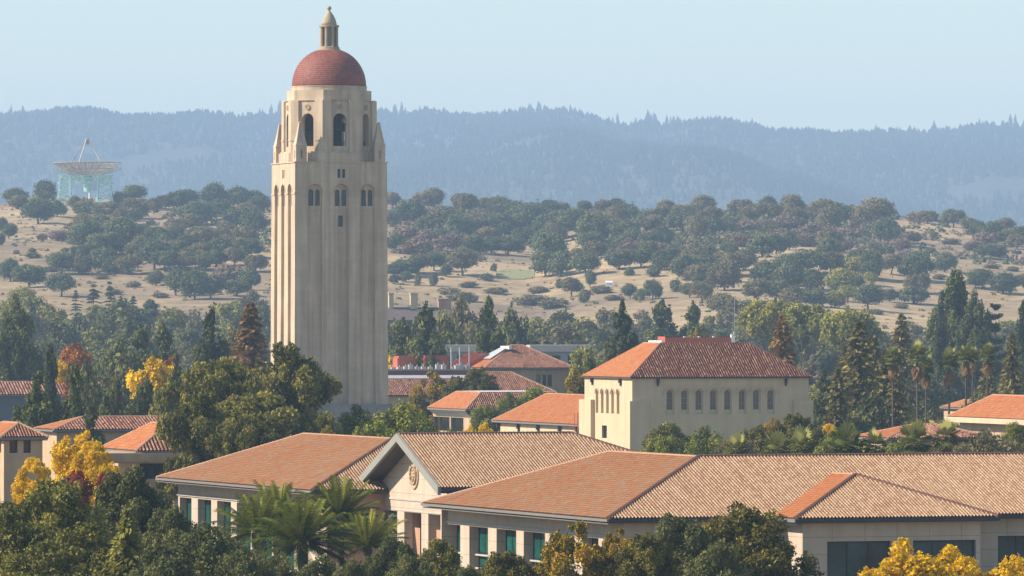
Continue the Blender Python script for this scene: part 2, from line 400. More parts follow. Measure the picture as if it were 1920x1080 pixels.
def grass_mat():
    m = bpy.data.materials.new('dry_hill_grass'); m.use_nodes = True; t = m.node_tree; N = t.nodes; b = N['Principled BSDF']; b.inputs['Roughness'].default_value = .95
    b.inputs['Specular IOR Level'].default_value = .1
    tc = N.new('ShaderNodeTexCoord')
    def nz(s, d=6, r=.6):
        n = N.new('ShaderNodeTexNoise'); n.inputs['Scale'].default_value = s; n.inputs['Detail'].default_value = d; n.inputs['Roughness'].default_value = r
        t.links.new(tc.outputs['Object'], n.inputs['Vector']); return n
    a = nz(.005); cr = N.new('ShaderNodeValToRGB'); el = cr.color_ramp.elements
    el[0].position = .36; el[0].color = (.22, .17, .115, 1); el[1].position = .62; el[1].color = (.47, .36, .205, 1); e_ = el.new(.48); e_.color = (.355, .275, .16, 1)
    t.links.new(a.outputs['Fac'], cr.inputs[0])
    f = nz(.09, 8, .75); cr2 = N.new('ShaderNodeValToRGB'); cr2.color_ramp.elements[0].position = .32; cr2.color_ramp.elements[1].position = .6
    cr2.color_ramp.elements[0].color = (.55, .5, .45, 1); cr2.color_ramp.elements[1].color = (1.08, 1.04, 1, 1)
    t.links.new(f.outputs['Fac'], cr2.inputs[0])
    mx = N.new('ShaderNodeMix'); mx.data_type = 'RGBA'; mx.blend_type = 'MULTIPLY'; mx.inputs[0].default_value = 1
    t.links.new(cr.outputs[0], mx.inputs[6]); t.links.new(cr2.outputs[0], mx.inputs[7]); t.links.new(mx.outputs[2], b.inputs['Base Color'])
    # flat campus in warm tan, set to bounce light onto shaded walls; dry grass from the foot of the hills on
    sp = N.new('ShaderNodeSeparateXYZ'); t.links.new(tc.outputs['Object'], sp.inputs[0]); mr = N.new('ShaderNodeMapRange'); mr.inputs[1].default_value = 2350; mr.inputs[2].default_value = 2650
    t.links.new(sp.outputs[1], mr.inputs[0]); m2 = N.new('ShaderNodeMix'); m2.data_type = 'RGBA'; m2.inputs[6].default_value = (.19, .155, .105, 1)
    t.links.new(mr.outputs[0], m2.inputs[0]); t.links.new(mx.outputs[2], m2.inputs[7]); t.links.new(m2.outputs[2], b.inputs['Base Color'])
    bn = N.new('ShaderNodeBump'); bn.inputs['Distance'].default_value = 1.2; bn.inputs['Strength'].default_value = .6
    t.links.new(f.outputs['Fac'], bn.inputs['Height']); t.links.new(bn.outputs[0], b.inputs['Normal'])
    return m
ys = np.concatenate([np.linspace(-300, 1300, 20), np.linspace(1340, 2400, 40), np.linspace(2415, 4700, 190), np.linspace(4730, 8000, 100), np.linspace(8200, 10400, 8)])
tag(sheet('ground', ground_z, ys, 330, .30, grass_mat()), kind='structure')
MF = mat('mountain_forest_floor', (.022, .028, .016), noise=.3, scale=.004, c2=(.075, .07, .045))
tag(sheet('mountains', mountain_z, np.concatenate([np.linspace(9400, 17130, 170), np.linspace(17300, 19300, 10)]), 380, .22, MF), kind='structure')
# ------------------------------------------------------------------ building frames
class Frame:
    """local axes of a building: u to the right (receding), v to the back left; O = world origin, a = turn"""
    def __init__(s, O, a): s.O = O; s.a = R(a); s.U = (math.cos(s.a), math.sin(s.a)); s.V = (-math.sin(s.a), math.cos(s.a))
    def v_at(s, px, u):
        k = (px-960)/F; x, y = s.O[0]+u*s.U[0], s.O[1]+u*s.U[1]
        return (k*y-x)/(s.V[0]-k*s.V[1])
    def u_at(s, px, v):
        k = (px-960)/F; x, y = s.O[0]+v*s.V[0], s.O[1]+v*s.V[1]
        return (k*y-x)/(s.U[0]-k*s.U[1])
    def z_at(s, py, u, v):
        y = s.O[1]+u*s.U[1]+v*s.V[1]; return CAMZ-(py-HY)/F*y
    def root(s, name, label, cat='building', group=None):
        return tag(empty(name, (s.O[0], s.O[1], 0), s.a), label, cat, group)
LEFT = lambda u, v1: ((u, v1, 0), (0, -1, 0), (-1, 0, 0))      # wall seen from the left; s runs from the back (v1) to the front
FRONT = lambda u0, v: ((u0, v, 0), (1, 0, 0), (0, -1, 0))
def hip_planes(u0, u1, v0, v1, E, p):
    h = min(u1-u0, v1-v0)/2; z = E+h*p
    if (u1-u0) <= (v1-v0): r0, r1 = ((u0+u1)/2, v0+h, z), ((u0+u1)/2, v1-h, z)
    else: r0, r1 = (u0+h, (v0+v1)/2, z), (u1-h, (v0+v1)/2, z)
    c00, c10, c11, c01 = (u0,v0,E), (u1,v0,E), (u1,v1,E), (u0,v1,E)
    if (u1-u0) <= (v1-v0):
        left = (c01, c00, [r0, r1]); front = (c00, c10, [r0]); right = (c10, c11, [r1, r0]); back = (c11, c01, [r1])
    else:
        left = (c01, c00, [r0]); front = (c00, c10, [r1, r0]); right = (c10, c11, [r1]); back = (c11, c01, [r0, r1])
    caps = [(c00, r0), (r0, r1), (c01, r1 if (u1-u0) <= (v1-v0) else r0), (c10, r0 if (u1-u0) <= (v1-v0) else r1)]
    return left, front, right, back, caps
def eave_boards(parent, u0, u1, v0, v1, E, m_left, m_front, d=.32):
    a = MB(); a.box(u0-.14, u0+.02, v0-.14, v1+.1, E-d, E-.03); a.box(u0+.02, u0+.25, v0, v1, E-d-.14, E-d-.02); a.build('gutter', m_left, parent)
    b = MB(); b.box(u0+.022, u1+.1, v0-.14, v0+.02, E-d, E-.03); b.build('gutter', m_front, parent)
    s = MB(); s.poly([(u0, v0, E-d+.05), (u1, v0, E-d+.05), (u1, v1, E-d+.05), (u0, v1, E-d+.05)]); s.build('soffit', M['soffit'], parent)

# ================================================================== bell tower
def bell_tower():
    D = 1333.0; fr = Frame(((617-960)/F*D, D), 16.4)
    root = fr.root('bell_tower', 'tall cream bell tower with a red tiled dome and stone lantern', 'tower')
    W = 19.8; H = W/2; dep = .6
    warp = lambda p: (p[0]*(1.018-.026*min(p[2], 60)/60), p[1]*(1.018-.026*min(p[2], 60)/60), p[2])
    faces = [((-H, -H, 0), (1,0,0), (0,-1,0)), ((-H, H, 0), (0,-1,0), (-1,0,0)), ((H, -H, 0), (0,1,0), (1,0,0)), ((H, H, 0), (-1,0,0), (0,1,0))]
    mb = MB(); band = MB(); cen = [4.25, 9.9, 15.55]; rw = 3.1; wins = []
    for O, e, n in faces:
        ops = [(c-rw/2, c+rw/2, 3.0, 55.0, True) for c in cen] + [(9.1, 9.75, 56.3, 58.1, False), (10.1, 10.75, 56.3, 58.1, False)]
        wall(mb, O, e, n, W, 0, 59.4, ops, dep, 12)
        for q in ops[3:]: wins.append((O, e, n, q, dep))
        Ov, ev, nv = Vector(O), Vector(e), Vector(n)
        for i, c in enumerate(cen):
            O2 = Ov+ev*(c-rw/2)-nv*dep
            o2 = [(.32, 1.37, 50.5, 53.9, True), (1.73, 2.78, 50.5, 53.9, True)] + ([(1.05, 2.05, 46.2, 48.5, False)] if i == 1 else [])
            wall(mb, O2, e, n, rw, 2.9, 55.2, o2, .45)
            for q in o2: wins.append((O2, e, n, q, .45))
        segs = [0]+[x for c in cen for x in (c-rw/2, c+rw/2)]+[W]
        for a, b in zip(segs[::2], segs[1::2]):
            a2 = a-.1 if a == 0 else a; b2 = b+.1 if b == W else b
            p = [Ov+ev*a2, Ov+ev*b2]; q = [x+nv*.13 for x in p]
            band.poly([q[0]+Vector((0,0,52.9)), q[1]+Vector((0,0,52.9)), q[1]+Vector((0,0,53.25)), q[0]+Vector((0,0,53.25))])
            band.poly([p[0]+Vector((0,0,53.25)), p[1]+Vector((0,0,53.25)), q[1]+Vector((0,0,53.25)), q[0]+Vector((0,0,53.25))])
            band.poly([p[0]+Vector((0,0,52.9)), p[1]+Vector((0,0,52.9)), q[1]+Vector((0,0,52.9)), q[0]+Vector((0,0,52.9))])
        for c in cen:                                    # thin hood moulding over each paired window
            for k in range(12):
                t0, t1 = math.pi*k/12, math.pi*(k+1)/12
                for r0, r1 in ((1.62, 1.9),):
                    P = lambda t, r, d: Ov+ev*(c-r*math.cos(t))+nv*d+Vector((0, 0, 53.45+r*math.sin(t)))
                    band.poly([P(t0, r0, .12), P(t1, r0, .12), P(t1, r1, .12), P(t0, r1, .12)])
                    band.poly([P(t0, r1, .0), P(t1, r1, .0), P(t1, r1, .12), P(t0, r1, .12)])
    sh = mb.build('shaft', M['tower_stone'], root, warp=warp); band.build('string_course', M['tower_stone'], sh, warp=warp)
    for O, e, n, q, d in wins: window(root, O, e, n, q, d+.1, M['dark_frame'], M['tower_glass'], 1, [q[2]+(q[3]-q[2])*.5], .07)
    # base skirt and corner ledges
    b = MB(); b.box(-H-.7, H+.7, -H-.7, H+.7, 0, 9.0); b.box(-H-.55, H+.55, -H-.55, H+.55, 9.0, 9.5); b.build('plinth', mat('grey_plinth', (.30, .28, .25)), root)
    t = MB(); k = .992
    t.box(-H*k-.18, H*k+.18, -H*k-.18, H*k+.18, 59.4, 59.62)
    t.build('ledge', M['tower_stone'], root)
    octa = lambda w, rot=0: [(w/2/math.cos(math.pi/8)*math.cos(math.pi/8+math.pi/4*i+rot), w/2/math.cos(math.pi/8)*math.sin(math.pi/8+math.pi/4*i+rot)) for i in range(8)]
    t = MB(); t.prism(octa(19.62), 59.62, 61.5); t.prism(octa(19.0), 61.5, 61.8); t.build('octagon_base', M['tower_stone'], root)
    # belfry
    wo, wi = 18.5, 17.6; mb = MB(); meds = []; P8 = octa(wo); Q8 = octa(wi); z0, z1 = 61.8, 72.3
    for i in range(8):
        p, q = Vector((*Q8[i], 0)), Vector((*Q8[(i+1) % 8], 0)); e = (q-p).normalized(); n = Vector((e.y, -e.x, 0)); L = (q-p).length
        wall(mb, p, e, n, L, z0, z1, [(L/2-1.4, L/2+1.4, 62.9, 69.7, True)], 1.3, 12)
        c = (p+q)/2+n*.02; med = MB(); meds.append(med)
        for r0, r1, d in ((.0, .34, .12), (.34, .58, .2)):
            for j in range(14):
                t0, t1 = 2*math.pi*j/14, 2*math.pi*(j+1)/14
                G = lambda t, r, d_: c+e*r*math.cos(t)+n*d_+Vector((0, 0, 71.0+r*math.sin(t)))
                med.poly([G(t0, r0, d), G(t1, r0, d), G(t1, r1, d), G(t0, r1, d)]); med.poly([G(t0, r1, d), G(t1, r1, d), G(t1, r1, 0), G(t0, r1, 0)])
    for i in range(8):                                    # piers over the eight corners
        c, pv, nx = Vector((*P8[i], 0)), Vector((*P8[i-1], 0)), Vector((*P8[(i+1) % 8], 0))
        ci, pi_, ni = Vector((*Q8[i], 0))*.97, Vector((*Q8[i-1], 0))*.97, Vector((*Q8[(i+1) % 8], 0))*.97
        a = c+(pv-c).normalized()*1.85; b_ = c+(nx-c).normalized()*1.85; ai = ci+(pi_-ci).normalized()*1.75; bi = ci+(ni-ci).normalized()*1.75
        mb.prism([(x.x, x.y) for x in (a, c, b_, bi, ci, ai)], z0, z1+.05)
        s_ = 1.012
        mb.prism([(x.x*s_, x.y*s_) for x in (a, c, b_)]+[(x.x, x.y) for x in (bi, ci, ai)], 64.0, 64.25)
    bf = mb.build('belfry', M['tower_stone'], root); [m_.build('medallion', M['lantern_stone'], bf) for m_ in meds]
    t = MB(); t.prism(octa(16.9), 61.8, 62.0); t.build('belfry_floor', M['dark_inside'], root)
    t = MB(); t.prism(octa(5.0), 62.0, 72.2); t.build('belfry_dark_core', M['dark_inside'], root)  # added core, painted near-black so the arches look dark inside
    t = MB(); t.prism(octa(18.1), 72.35, 72.5); t.prism(octa(16.4), 72.5, 74.55); t.lathe([(7.87, 74.55), (7.87, 75.3), (7.95, 75.3), (7.95, 75.5)], 64); t.build('drum', M['tower_stone'], root)
    for i in range(8):                                    # bells hung behind the openings, iron rails in front
        an = math.pi/4*i; c = (6.2*math.cos(an), 6.2*math.sin(an))
        bl = MB(); bl.lathe([(.05, 68.2), (.35, 68.1), (.5, 67.5), (.62, 66.9), (.95, 66.4), (.95, 66.3), (.05, 66.3)], 14, *c); bl.tube([(c[0], c[1], 68.1), (c[0], c[1], 70.5)], .06); bl.build('bell', M['bronze'], root, True)
        rl = MB(); d = Vector((math.cos(an), math.sin(an), 0)); s_ = Vector((-d.y, d.x, 0)); q = d*7.9
        rl.bar(q-s_*1.3+Vector((0,0,64)), q+s_*1.3+Vector((0,0,64)), .1)
        for j in range(-4, 5): rl.bar(q+s_*.3*j+Vector((0,0,62.6)), q+s_*.3*j+Vector((0,0,64)), .05)
        rl.build('railing', M['iron'], root)
    # corner pinnacles
    for sx in (-1, 1):
        for sy in (-1, 1):
            cx, cy = sx*(H*.992-1.42), sy*(H*.992-1.42); sq = lambda h, z: [(cx-h, cy-h, z), (cx+h, cy-h, z), (cx+h, cy+h, z), (cx-h, cy+h, z)]
            p = MB()
            for O, e, n in (((cx-1.15, cy-1.15, 0), (1,0,0), (0,-1,0)), ((cx-1.15, cy+1.15, 0), (0,-1,0), (-1,0,0)), ((cx+1.15, cy-1.15, 0), (0,1,0), (1,0,0)), ((cx+1.15, cy+1.15, 0), (-1,0,0), (0,1,0))):
                wall(p, O, e, n, 2.3, 59.62, 62.9, [(.95, 1.35, 60.3, 62.0, False)], .35)
            p.box(cx-.8, cx+.8, cy-.8, cy+.8, 59.62, 62.8)
            p.loft([sq(1.2, 62.9), sq(1.2, 63.05), sq(1.02, 63.6), sq(.80, 64.6), sq(.52, 66.1), sq(.30, 67.4), sq(.27, 67.75), sq(.12, 67.9)])
            p.build('pinnacle', M['tower_stone'], root)
    # dome
    prof = [(7.75*math.cos(t)**.92, 75.5+7.9*math.sin(t)) for t in np.linspace(0, R(76), 26)]
    d = MB(); d.lathe(prof, 96)
    dm = bpy.data.materials.new('dome_tiles'); dm.use_nodes = True; t_ = dm.node_tree; N = t_.nodes; bs = N['Principled BSDF']; bs.inputs['Roughness'].default_value = .7
    tc = N.new('ShaderNodeTexCoord'); sp = N.new('ShaderNodeSeparateXYZ'); at = N.new('ShaderNodeMath'); at.operation = 'ARCTAN2'; t_.links.new(tc.outputs['Object'], sp.inputs[0])
    t_.links.new(sp.outputs[1], at.inputs[0]); t_.links.new(sp.outputs[0], at.inputs[1]); mu = N.new('ShaderNodeMath'); mu.operation = 'MULTIPLY'; mu.inputs[1].default_value = 7.75; t_.links.new(at.outputs[0], mu.inputs[0])
    cb = N.new('ShaderNodeCombineXYZ'); t_.links.new(mu.outputs[0], cb.inputs[0]); t_.links.new(sp.outputs[2], cb.inputs[1])
    bt = N.new('ShaderNodeTexBrick'); bt.inputs['Scale'].default_value = 1; bt.inputs['Brick Width'].default_value = .62; bt.inputs['Row Height'].default_value = .42; bt.inputs['Mortar Size'].default_value = .05; bt.inputs['Bias'].default_value = 0
    bt.inputs['Color1'].default_value = (.34, .092, .05, 1); bt.inputs['Color2'].default_value = (.22, .055, .033, 1); bt.inputs['Mortar'].default_value = (.08, .022, .015, 1)
    t_.links.new(cb.outputs[0], bt.inputs['Vector']); nz = N.new('ShaderNodeTexNoise'); nz.inputs['Scale'].default_value = .5; t_.links.new(tc.outputs['Object'], nz.inputs['Vector'])
    hs = N.new('ShaderNodeHueSaturation'); mr = N.new('ShaderNodeMapRange'); mr.inputs[3].default_value = .75; mr.inputs[4].default_value = 1.25; t_.links.new(nz.outputs['Fac'], mr.inputs[0]); t_.links.new(mr.outputs[0], hs.inputs['Value'])
    t_.links.new(bt.outputs['Color'], hs.inputs['Color']); t_.links.new(hs.outputs[0], bs.inputs['Base Color'])
    bn = N.new('ShaderNodeBump'); bn.inputs['Distance'].default_value = .12; bn.inputs['Strength'].default_value = .8; bn.invert = True; t_.links.new(bt.outputs['Fac'], bn.inputs['Height']); t_.links.new(bn.outputs[0], bs.inputs['Normal'])
    d.build('dome', dm, root, True)
    # lantern
    zt = 75.5+7.9*math.sin(R(76))-.35
    l = MB(); l.lathe([(2.45, zt), (2.45, zt+.35), (2.2, zt+.5), (2.2, zt+.8), (1.95, zt+1.0)], 24)
    l.lathe([(1.35, zt+1.0), (1.35, zt+5.2)], 12)
    for i in range(8):
        an = math.pi/4*i+.2; c = (1.68*math.cos(an), 1.68*math.sin(an)); l.lathe([(.40, zt+1.0), (.34, zt+1.5), (.32, zt+4.8), (.42, zt+5.1)], 8, *c)
    l.lathe([(2.1, zt+5.1), (2.1, zt+5.45), (1.7, zt+5.5)], 24)
    ln = l.build('lantern', M['lantern_stone'], root)
    c = MB(); c.lathe([(1.62, zt+5.5), (1.55, zt+6.0), (1.3, zt+6.8), (.95, zt+7.5), (.55, zt+8.05), (.3, zt+8.4), (.22, zt+8.6), (.42, zt+8.75), (.5, zt+9.05), (.36, zt+9.35), (.08, zt+9.5)], 24); c.build('finial', M['lantern_stone'], ln, True)
bell_tower()

# ================================================================== foreground: long hip-roofed hall on the right
def academic_hall():
    E, h, p = 9.5, 14.35, .3624; zr = E+h*p
    fr = Frame(bp(1140, 973, E), 19.5)
    root = fr.root('academic_hall', 'long beige hall with a broad orange hip roof, behind yellow trees at right')
    U1, V1, Wd = 62.0, 52.5, 2*h
    c0, r1, r2 = (0, 0, E), (h, h, zr), (h, V1-h, zr)
    planes = [((0, V1, E), c0, [r1, r2]), (c0, (U1, 0, E), [(U1, h, zr), r1]), ((Wd, V1, E), (0, V1, E), [r2])]
    # bay roof: lies over the main slope
    bu0, bu1, bv, hb = 16.1, 36.1, -5.5, 10.0; za = E+hb*p; bm = (bu0+bu1)/2
    ap, rk = (bm, bv+hb, za+.02), (bm, hb, za+.02)
    bay = [((bu0, bv, E), (bu1, bv, E), [ap])]
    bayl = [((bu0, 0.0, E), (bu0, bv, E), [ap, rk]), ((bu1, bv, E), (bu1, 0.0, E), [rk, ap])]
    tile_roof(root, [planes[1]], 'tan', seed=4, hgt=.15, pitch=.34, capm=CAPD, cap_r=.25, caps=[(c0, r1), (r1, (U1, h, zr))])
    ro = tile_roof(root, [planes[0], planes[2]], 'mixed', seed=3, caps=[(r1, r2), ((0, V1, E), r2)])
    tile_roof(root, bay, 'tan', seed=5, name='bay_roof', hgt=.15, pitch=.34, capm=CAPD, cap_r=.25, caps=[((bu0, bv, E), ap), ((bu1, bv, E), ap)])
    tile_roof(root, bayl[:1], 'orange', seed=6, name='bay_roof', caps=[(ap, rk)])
    flat_planes(root, [[(Wd, V1, E), (Wd, Wd, E), (h, h, zr), (h, V1-h, zr)], [(Wd, Wd, E), (U1, Wd, E), (U1, h, zr), (h, h, zr)], [bayl[1][0], bayl[1][1]]+bayl[1][2]], CAPM, 'back_slope')
    # eaves
    g = MB(); g.box(-.16, .02, -.16, V1, E-.27, E-.03); g.box(.05, .3, .05, V1, E-.50, E-.38); g.build('gutter', M['gutter'], root)
    g = MB(); g.box(.025, bu0, -.16, .02, E-.36, E-.03); g.box(bu1, U1, -.16, .02, E-.36, E-.03); g.box(bu0+.0, bu1+.15, bv-.16, bv+.02, E-.36, E-.03); g.box(bu1, bu1+.15, bv+.02, -.16, E-.36, E-.03); g.build('gutter', M['shaded_gutter'], root)
    g = MB(); g.box(bu0-.16, bu0-.002, bv-.16, .0, E-.34, E-.03); g.box(bu0+.1, bu0+.35, bv+.05, -.2, E-.55, E-.4); g.build('gutter', M['gutter'], root)
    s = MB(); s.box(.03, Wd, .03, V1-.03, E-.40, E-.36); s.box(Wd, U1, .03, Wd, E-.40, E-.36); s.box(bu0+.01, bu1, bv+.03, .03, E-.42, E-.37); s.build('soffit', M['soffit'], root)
    zt = E-.40
    # left facade: pillars and tall recessed windows
    uw = 2.1; O, e, n = LEFT(uw, V1-1.5); L = V1-3.0; s_of = lambda px: (V1-1.5)-fr.v_at(px, uw)
    mb = MB(); ops = []
    for a, b in ((829, 863), (880, 915), (931, 968), (982, 1022), (1036, 1077), (1092, 1122)):
        ops.append((s_of(a), s_of(b), .4, 7.45, False))
    wall(mb, O, e, n, L, 0, zt, ops, 1.15)
    # right (front) facades in shade
    Of, ef, nf = FRONT(uw, 1.5); Lf = bu0+1.2-uw
    fo = [(3.0, 6.2, .5, 7.45, False), (8.6, 12.6, .5, 7.45, False)]
    wall(mb, Of, ef, nf, Lf, 0, zt, fo, .5)
    O2, e2, n2 = (bu1-1.2, 1.5, 0), (1, 0, 0), (0, -1, 0); u_of = lambda px, v: fr.u_at(px, v)
    a2 = u_of(1871, 1.5)-(bu1-1.2); so = [(a2, a2+6.0, .5, 7.45, False), (a2+7.6, a2+13.6, .5, 7.45, False)]
    wall(mb, O2, e2, n2, U1-1-(bu1-1.2), 0, zt, so, .5)
    bw = bv+1.3; O3, e3, n3 = FRONT(bu0+1.2, bw)
    bo = [(u_of(1551, bw)-(bu0+1.2), u_of(1671, bw)-(bu0+1.2), .5, 7.35, False), (u_of(1712, bw)-(bu0+1.2), u_of(1830, bw)-(bu0+1.2), .5, 7.35, False)]
    wall(mb, O3, e3, n3, bu1-bu0-2.4, 0, zt-.02, bo, .5)
    wall(mb, *LEFT(bu0+1.2, 1.5), 1.5-bw, 0, zt-.02); wall(mb, (bu1-1.2, bw, 0), (0, 1, 0), (1, 0, 0), 1.5-bw, 0, zt-.02)
    wall(mb, (U1-1, 1.5, 0), (0, 1, 0), (1, 0, 0), Wd-3, 0, zt); wall(mb, (U1-1, Wd-1.5, 0), (-1, 0, 0), (0, 1, 0), U1-Wd, 0, zt); wall(mb, (Wd-1.5, V1-1.5, 0), (0, -1, 0), (1, 0, 0), V1-Wd, 0, zt); wall(mb, (Wd-1.5, V1-1.5, 0), (-1, 0, 0), (0, 1, 0), Wd-3, 0, zt)
    mb.build('wall', M['panel'], root)
    c = MB(); c.box(uw-.16, uw-.002, .0+1.4, V1-1.4, 7.62, 7.80); c.build('lintel_strip', M['trim'], root)
    for q in ops:
        f = window(root, O, e, n, q, 1.05, M['dark_frame'], M['teal_glass'], 2, [2.2, 3.6, 4.9], .14)
        bl = MB(); w_ = q[1]-q[0]; P = lambda s, z: tuple(Vector(O)+Vector(e)*s+Vector(n)*-1.135+Vector((0, 0, z)))
        k0 = .36+.06*math.sin(q[0]*7); bl.poly([P(q[0]+w_*k0, 3.7), P(q[0]+w_*(k0+.3), 3.7), P(q[0]+w_*(k0+.3), 7.25), P(q[0]+w_*k0, 7.25)])
        bl.build('sunlit_panel', M['sunlit_panel'], f)  # added panel that paints a sunlit patch of green glass
        r_ = MB()
        for z in (3.3, 4.6): r_.box(uw+.55, uw+.66, (V1-1.5)-q[1]+.02, (V1-1.5)-q[0]-.02, z, z+.16)
        r_.build('railing', M['trim'], f)
    for q in fo: window(root, Of, ef, nf, q, .5, M['dark_frame'], M['dark_glass'], 1, [4.0], .14)
    for q in so: window(root, O2, e2, n2, q, .5, M['dark_frame'], M['bay_glass'], 2, [4.0], .14)
    for q in bo: window(root, O3, e3, n3, q, .5, M['dark_frame'], M['bay_glass'], 2, [3.3], .16)
academic_hall()

# ================================================================== foreground: gabled hall with the round emblem
def gabled_hall():
    E, p = 9.5, .383
    fr = Frame(bp(585, 920, E), 19.5)
    root = fr.root('gabled_hall', 'beige hall with a round carved emblem on its gable end, beside date palms')
    h, V1 = 13.3, 58.0; Wd = 2*h; zr = E+h*p
    l, f, r, b, caps = hip_planes(0, Wd, 0, V1, E, p)
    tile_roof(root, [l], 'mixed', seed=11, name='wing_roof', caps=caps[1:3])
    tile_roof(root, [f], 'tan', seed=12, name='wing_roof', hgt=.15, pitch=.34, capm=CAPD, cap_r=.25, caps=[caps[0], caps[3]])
    flat_planes(root, [[r[0], r[1]]+r[2], [b[0], b[1]]+b[2]], CAPM, 'back_slope')
    g = MB(); g.box(-.16, .02, -.16, V1, E-.27, E-.03); g.box(.05, .3, .05, V1, E-.50, E-.38); g.build('gutter', M['gutter'], root)
    g = MB(); g.box(.025, Wd, -.16, .02, E-.36, E-.03); g.build('gutter', M['shaded_gutter'], root)
    s = MB(); s.box(.03, Wd-.03, .03, V1-.03, E-.40, E-.36); s.build('soffit', M['soffit'], root)
    # gable block
    u0, vc, hg, e_, pg = 6.3, -9.4, 13.4, 10.3, .389; zg = e_+hg*pg; ur, u1 = 25.6, 39.0
    va, vb = vc-hg, vc+hg
    tile_roof(root, [((u0, va, e_), (u1, va, e_), [(ur, vc, zg), (u0, vc, zg)])], 'tan', seed=21, name='gable_roof', hgt=.15, pitch=.34, capm=CAPD, cap_r=.25, caps=[((u0+.2, vc, zg), (ur, vc, zg)), ((ur, vc, zg), (u1, va, e_))])
    flat_planes(root, [[(u1, va, e_), (u1, vb, e_), (ur, vc, zg)], [(u1, vb, e_), (u0, vb, e_), (u0, vc, zg), (ur, vc, zg)]], CAPM, 'back_slope')
    uw = 8.5; zt = 8.6
    # rake boards and soffit
    rk = MB()
    for sgn, v in ((-1, va), (1, vb)):
        A0, A1 = Vector((0, v-sgn*0, e_)), Vector((0, vc, zg))
        dn = Vector((0, 0, -.72)); up = Vector((0, 0, .16))
        for uu, t in ((u0-.12, .34),):
            a = [A0+up, A1+up, A1+dn, A0+dn]
            f1 = [Vector((uu, q.y, q.z)) for q in a]; f2 = [Vector((uu+t, q.y, q.z)) for q in a]
            rk.poly(f1); rk.poly(f2)
            for i in range(4): rk.poly([f1[i], f1[(i+1) % 4], f2[(i+1) % 4], f2[i]])
    rk.build('rake_board', mat('grey_rake_board', (.25, .25, .215), noise=.08), root)
    sf = MB()
    for v in (va, vb): sf.poly([(u0+.2, v, e_-.55), (uw+.3, v, e_-.55), (uw+.3, vc, zg-.55), (u0+.2, vc, zg-.55)])
    sf.box(uw+.3, u1, va+.05, vb-.05, e_-.5, e_-.44)
    sf.build('soffit', M['soffit'], root)
    g = MB(); g.box(u0+.25, u1, va-.16, va+.02, e_-.36, e_-.03); g.build('gutter', M['shaded_gutter'], root)
    # gable wall with portico openings
    w0, w1 = va+1.3, vb-1.3
    s_of = lambda px: w1-fr.v_at(px, uw)
    mb = MB(); O, e, n = LEFT(uw, w1); L = w1-w0
    ops = [(s_of(a), s_of(b), 0.0, 7.35, False) for a, b in ((713, 745), (758, 790), (803, 826))]
    ops[-1] = (ops[-1][0], min(ops[-1][1], L-1.2), 0, 7.35, False)
    wall(mb, O, e, n, L, 0, zt, ops, .9)
    top = lambda v: zg-.58-abs(v-vc)*pg
    mb.poly([(uw, w0, zt), (uw, w0, top(w0)), (uw, vc, top(vc)), (uw, w1, top(w1)), (uw, w1, zt)])
    wall(mb, (uw, w0, 0), (1, 0, 0), (0, -1, 0), u1-uw-1.3, 0, e_-.45)
    wall(mb, (u1-1.3, w0, 0), (0, 1, 0), (1, 0, 0), w1-w0, 0, e_-.45)
    # left wing facades
    Ow, ew, nw = LEFT(2.1, V1-1.5); sw = lambda px: (V1-1.5)-fr.v_at(px, 2.1)
    wo = [(sw(a), sw(b), .5, 7.3, False) for a, b in ((337, 359), (371, 396), (407, 433), (444, 470), (483, 510), (524, 552))]
    wall(mb, Ow, ew, nw, V1-3, 0, E-.4, wo, 1.0)
    wall(mb, (2.1, V1-1.5, 0), (1, 0, 0), (0, 1, 0), Wd-3, 0, E-.4)
    mb.build('wall', M['panel'], root)
    bw = MB(); wall(bw, (2.1, 1.5, 0), (1, 0, 0), (0, -1, 0), uw-2.1, 0, E-.4)
    bw.poly([(uw+2.4, w0+.5, 0), (uw+2.4, w1-.5, 0), (uw+2.4, w1-.5, 8.2), (uw+2.4, w0+.5, 8.2)]); bw.poly([(uw+.95, w0, 7.9), (uw+2.4, w0, 7.9), (uw+2.4, w1, 7.9), (uw+.95, w1, 7.9)])
    bw.build('porch_wall', M['brown_wall'], root)
    tr = MB(); tr.box(uw-.10, uw-.002, w0, w1, 8.55, 8.75); tr.box(uw-.06, uw-.002, w0, w1, 7.42, 7.5); tr.box(2.1-.16, 2.1-.002, 1.4, V1-1.4, 7.5, 7.68)
    for i in range(len(ops)): tr.box(uw+.4, uw+.55, w1-ops[i][1], w1-ops[i][0], 1.7, 1.95)
    tr.build('string_course', M['trim'], root)
    for q in wo:
        f = window(root, Ow, ew, nw, q, .95, M['dark_frame'], M['teal_glass'], 2, [2.4, 4.2], .14)
        bl = MB(); w_ = q[1]-q[0]; P = lambda s, z: tuple(Vector(Ow)+Vector(ew)*s+Vector(nw)*-1.035+Vector((0, 0, z)))
        k0 = .4+.05*math.sin(q[0]*5); bl.poly([P(q[0]+w_*k0, 3.0), P(q[0]+w_*(k0+.3), 3.0), P(q[0]+w_*(k0+.3), 7.1), P(q[0]+w_*k0, 7.1)]); bl.build('sunlit_panel', M['sunlit_panel'], f)  # added bright panel, sunlit green glass painted as colour
    # emblem: raised rings, a scalloped rim and a small tree relief
    em = MB(); vE = fr.v_at(777, uw); zE = fr.z_at(890, uw, vE)
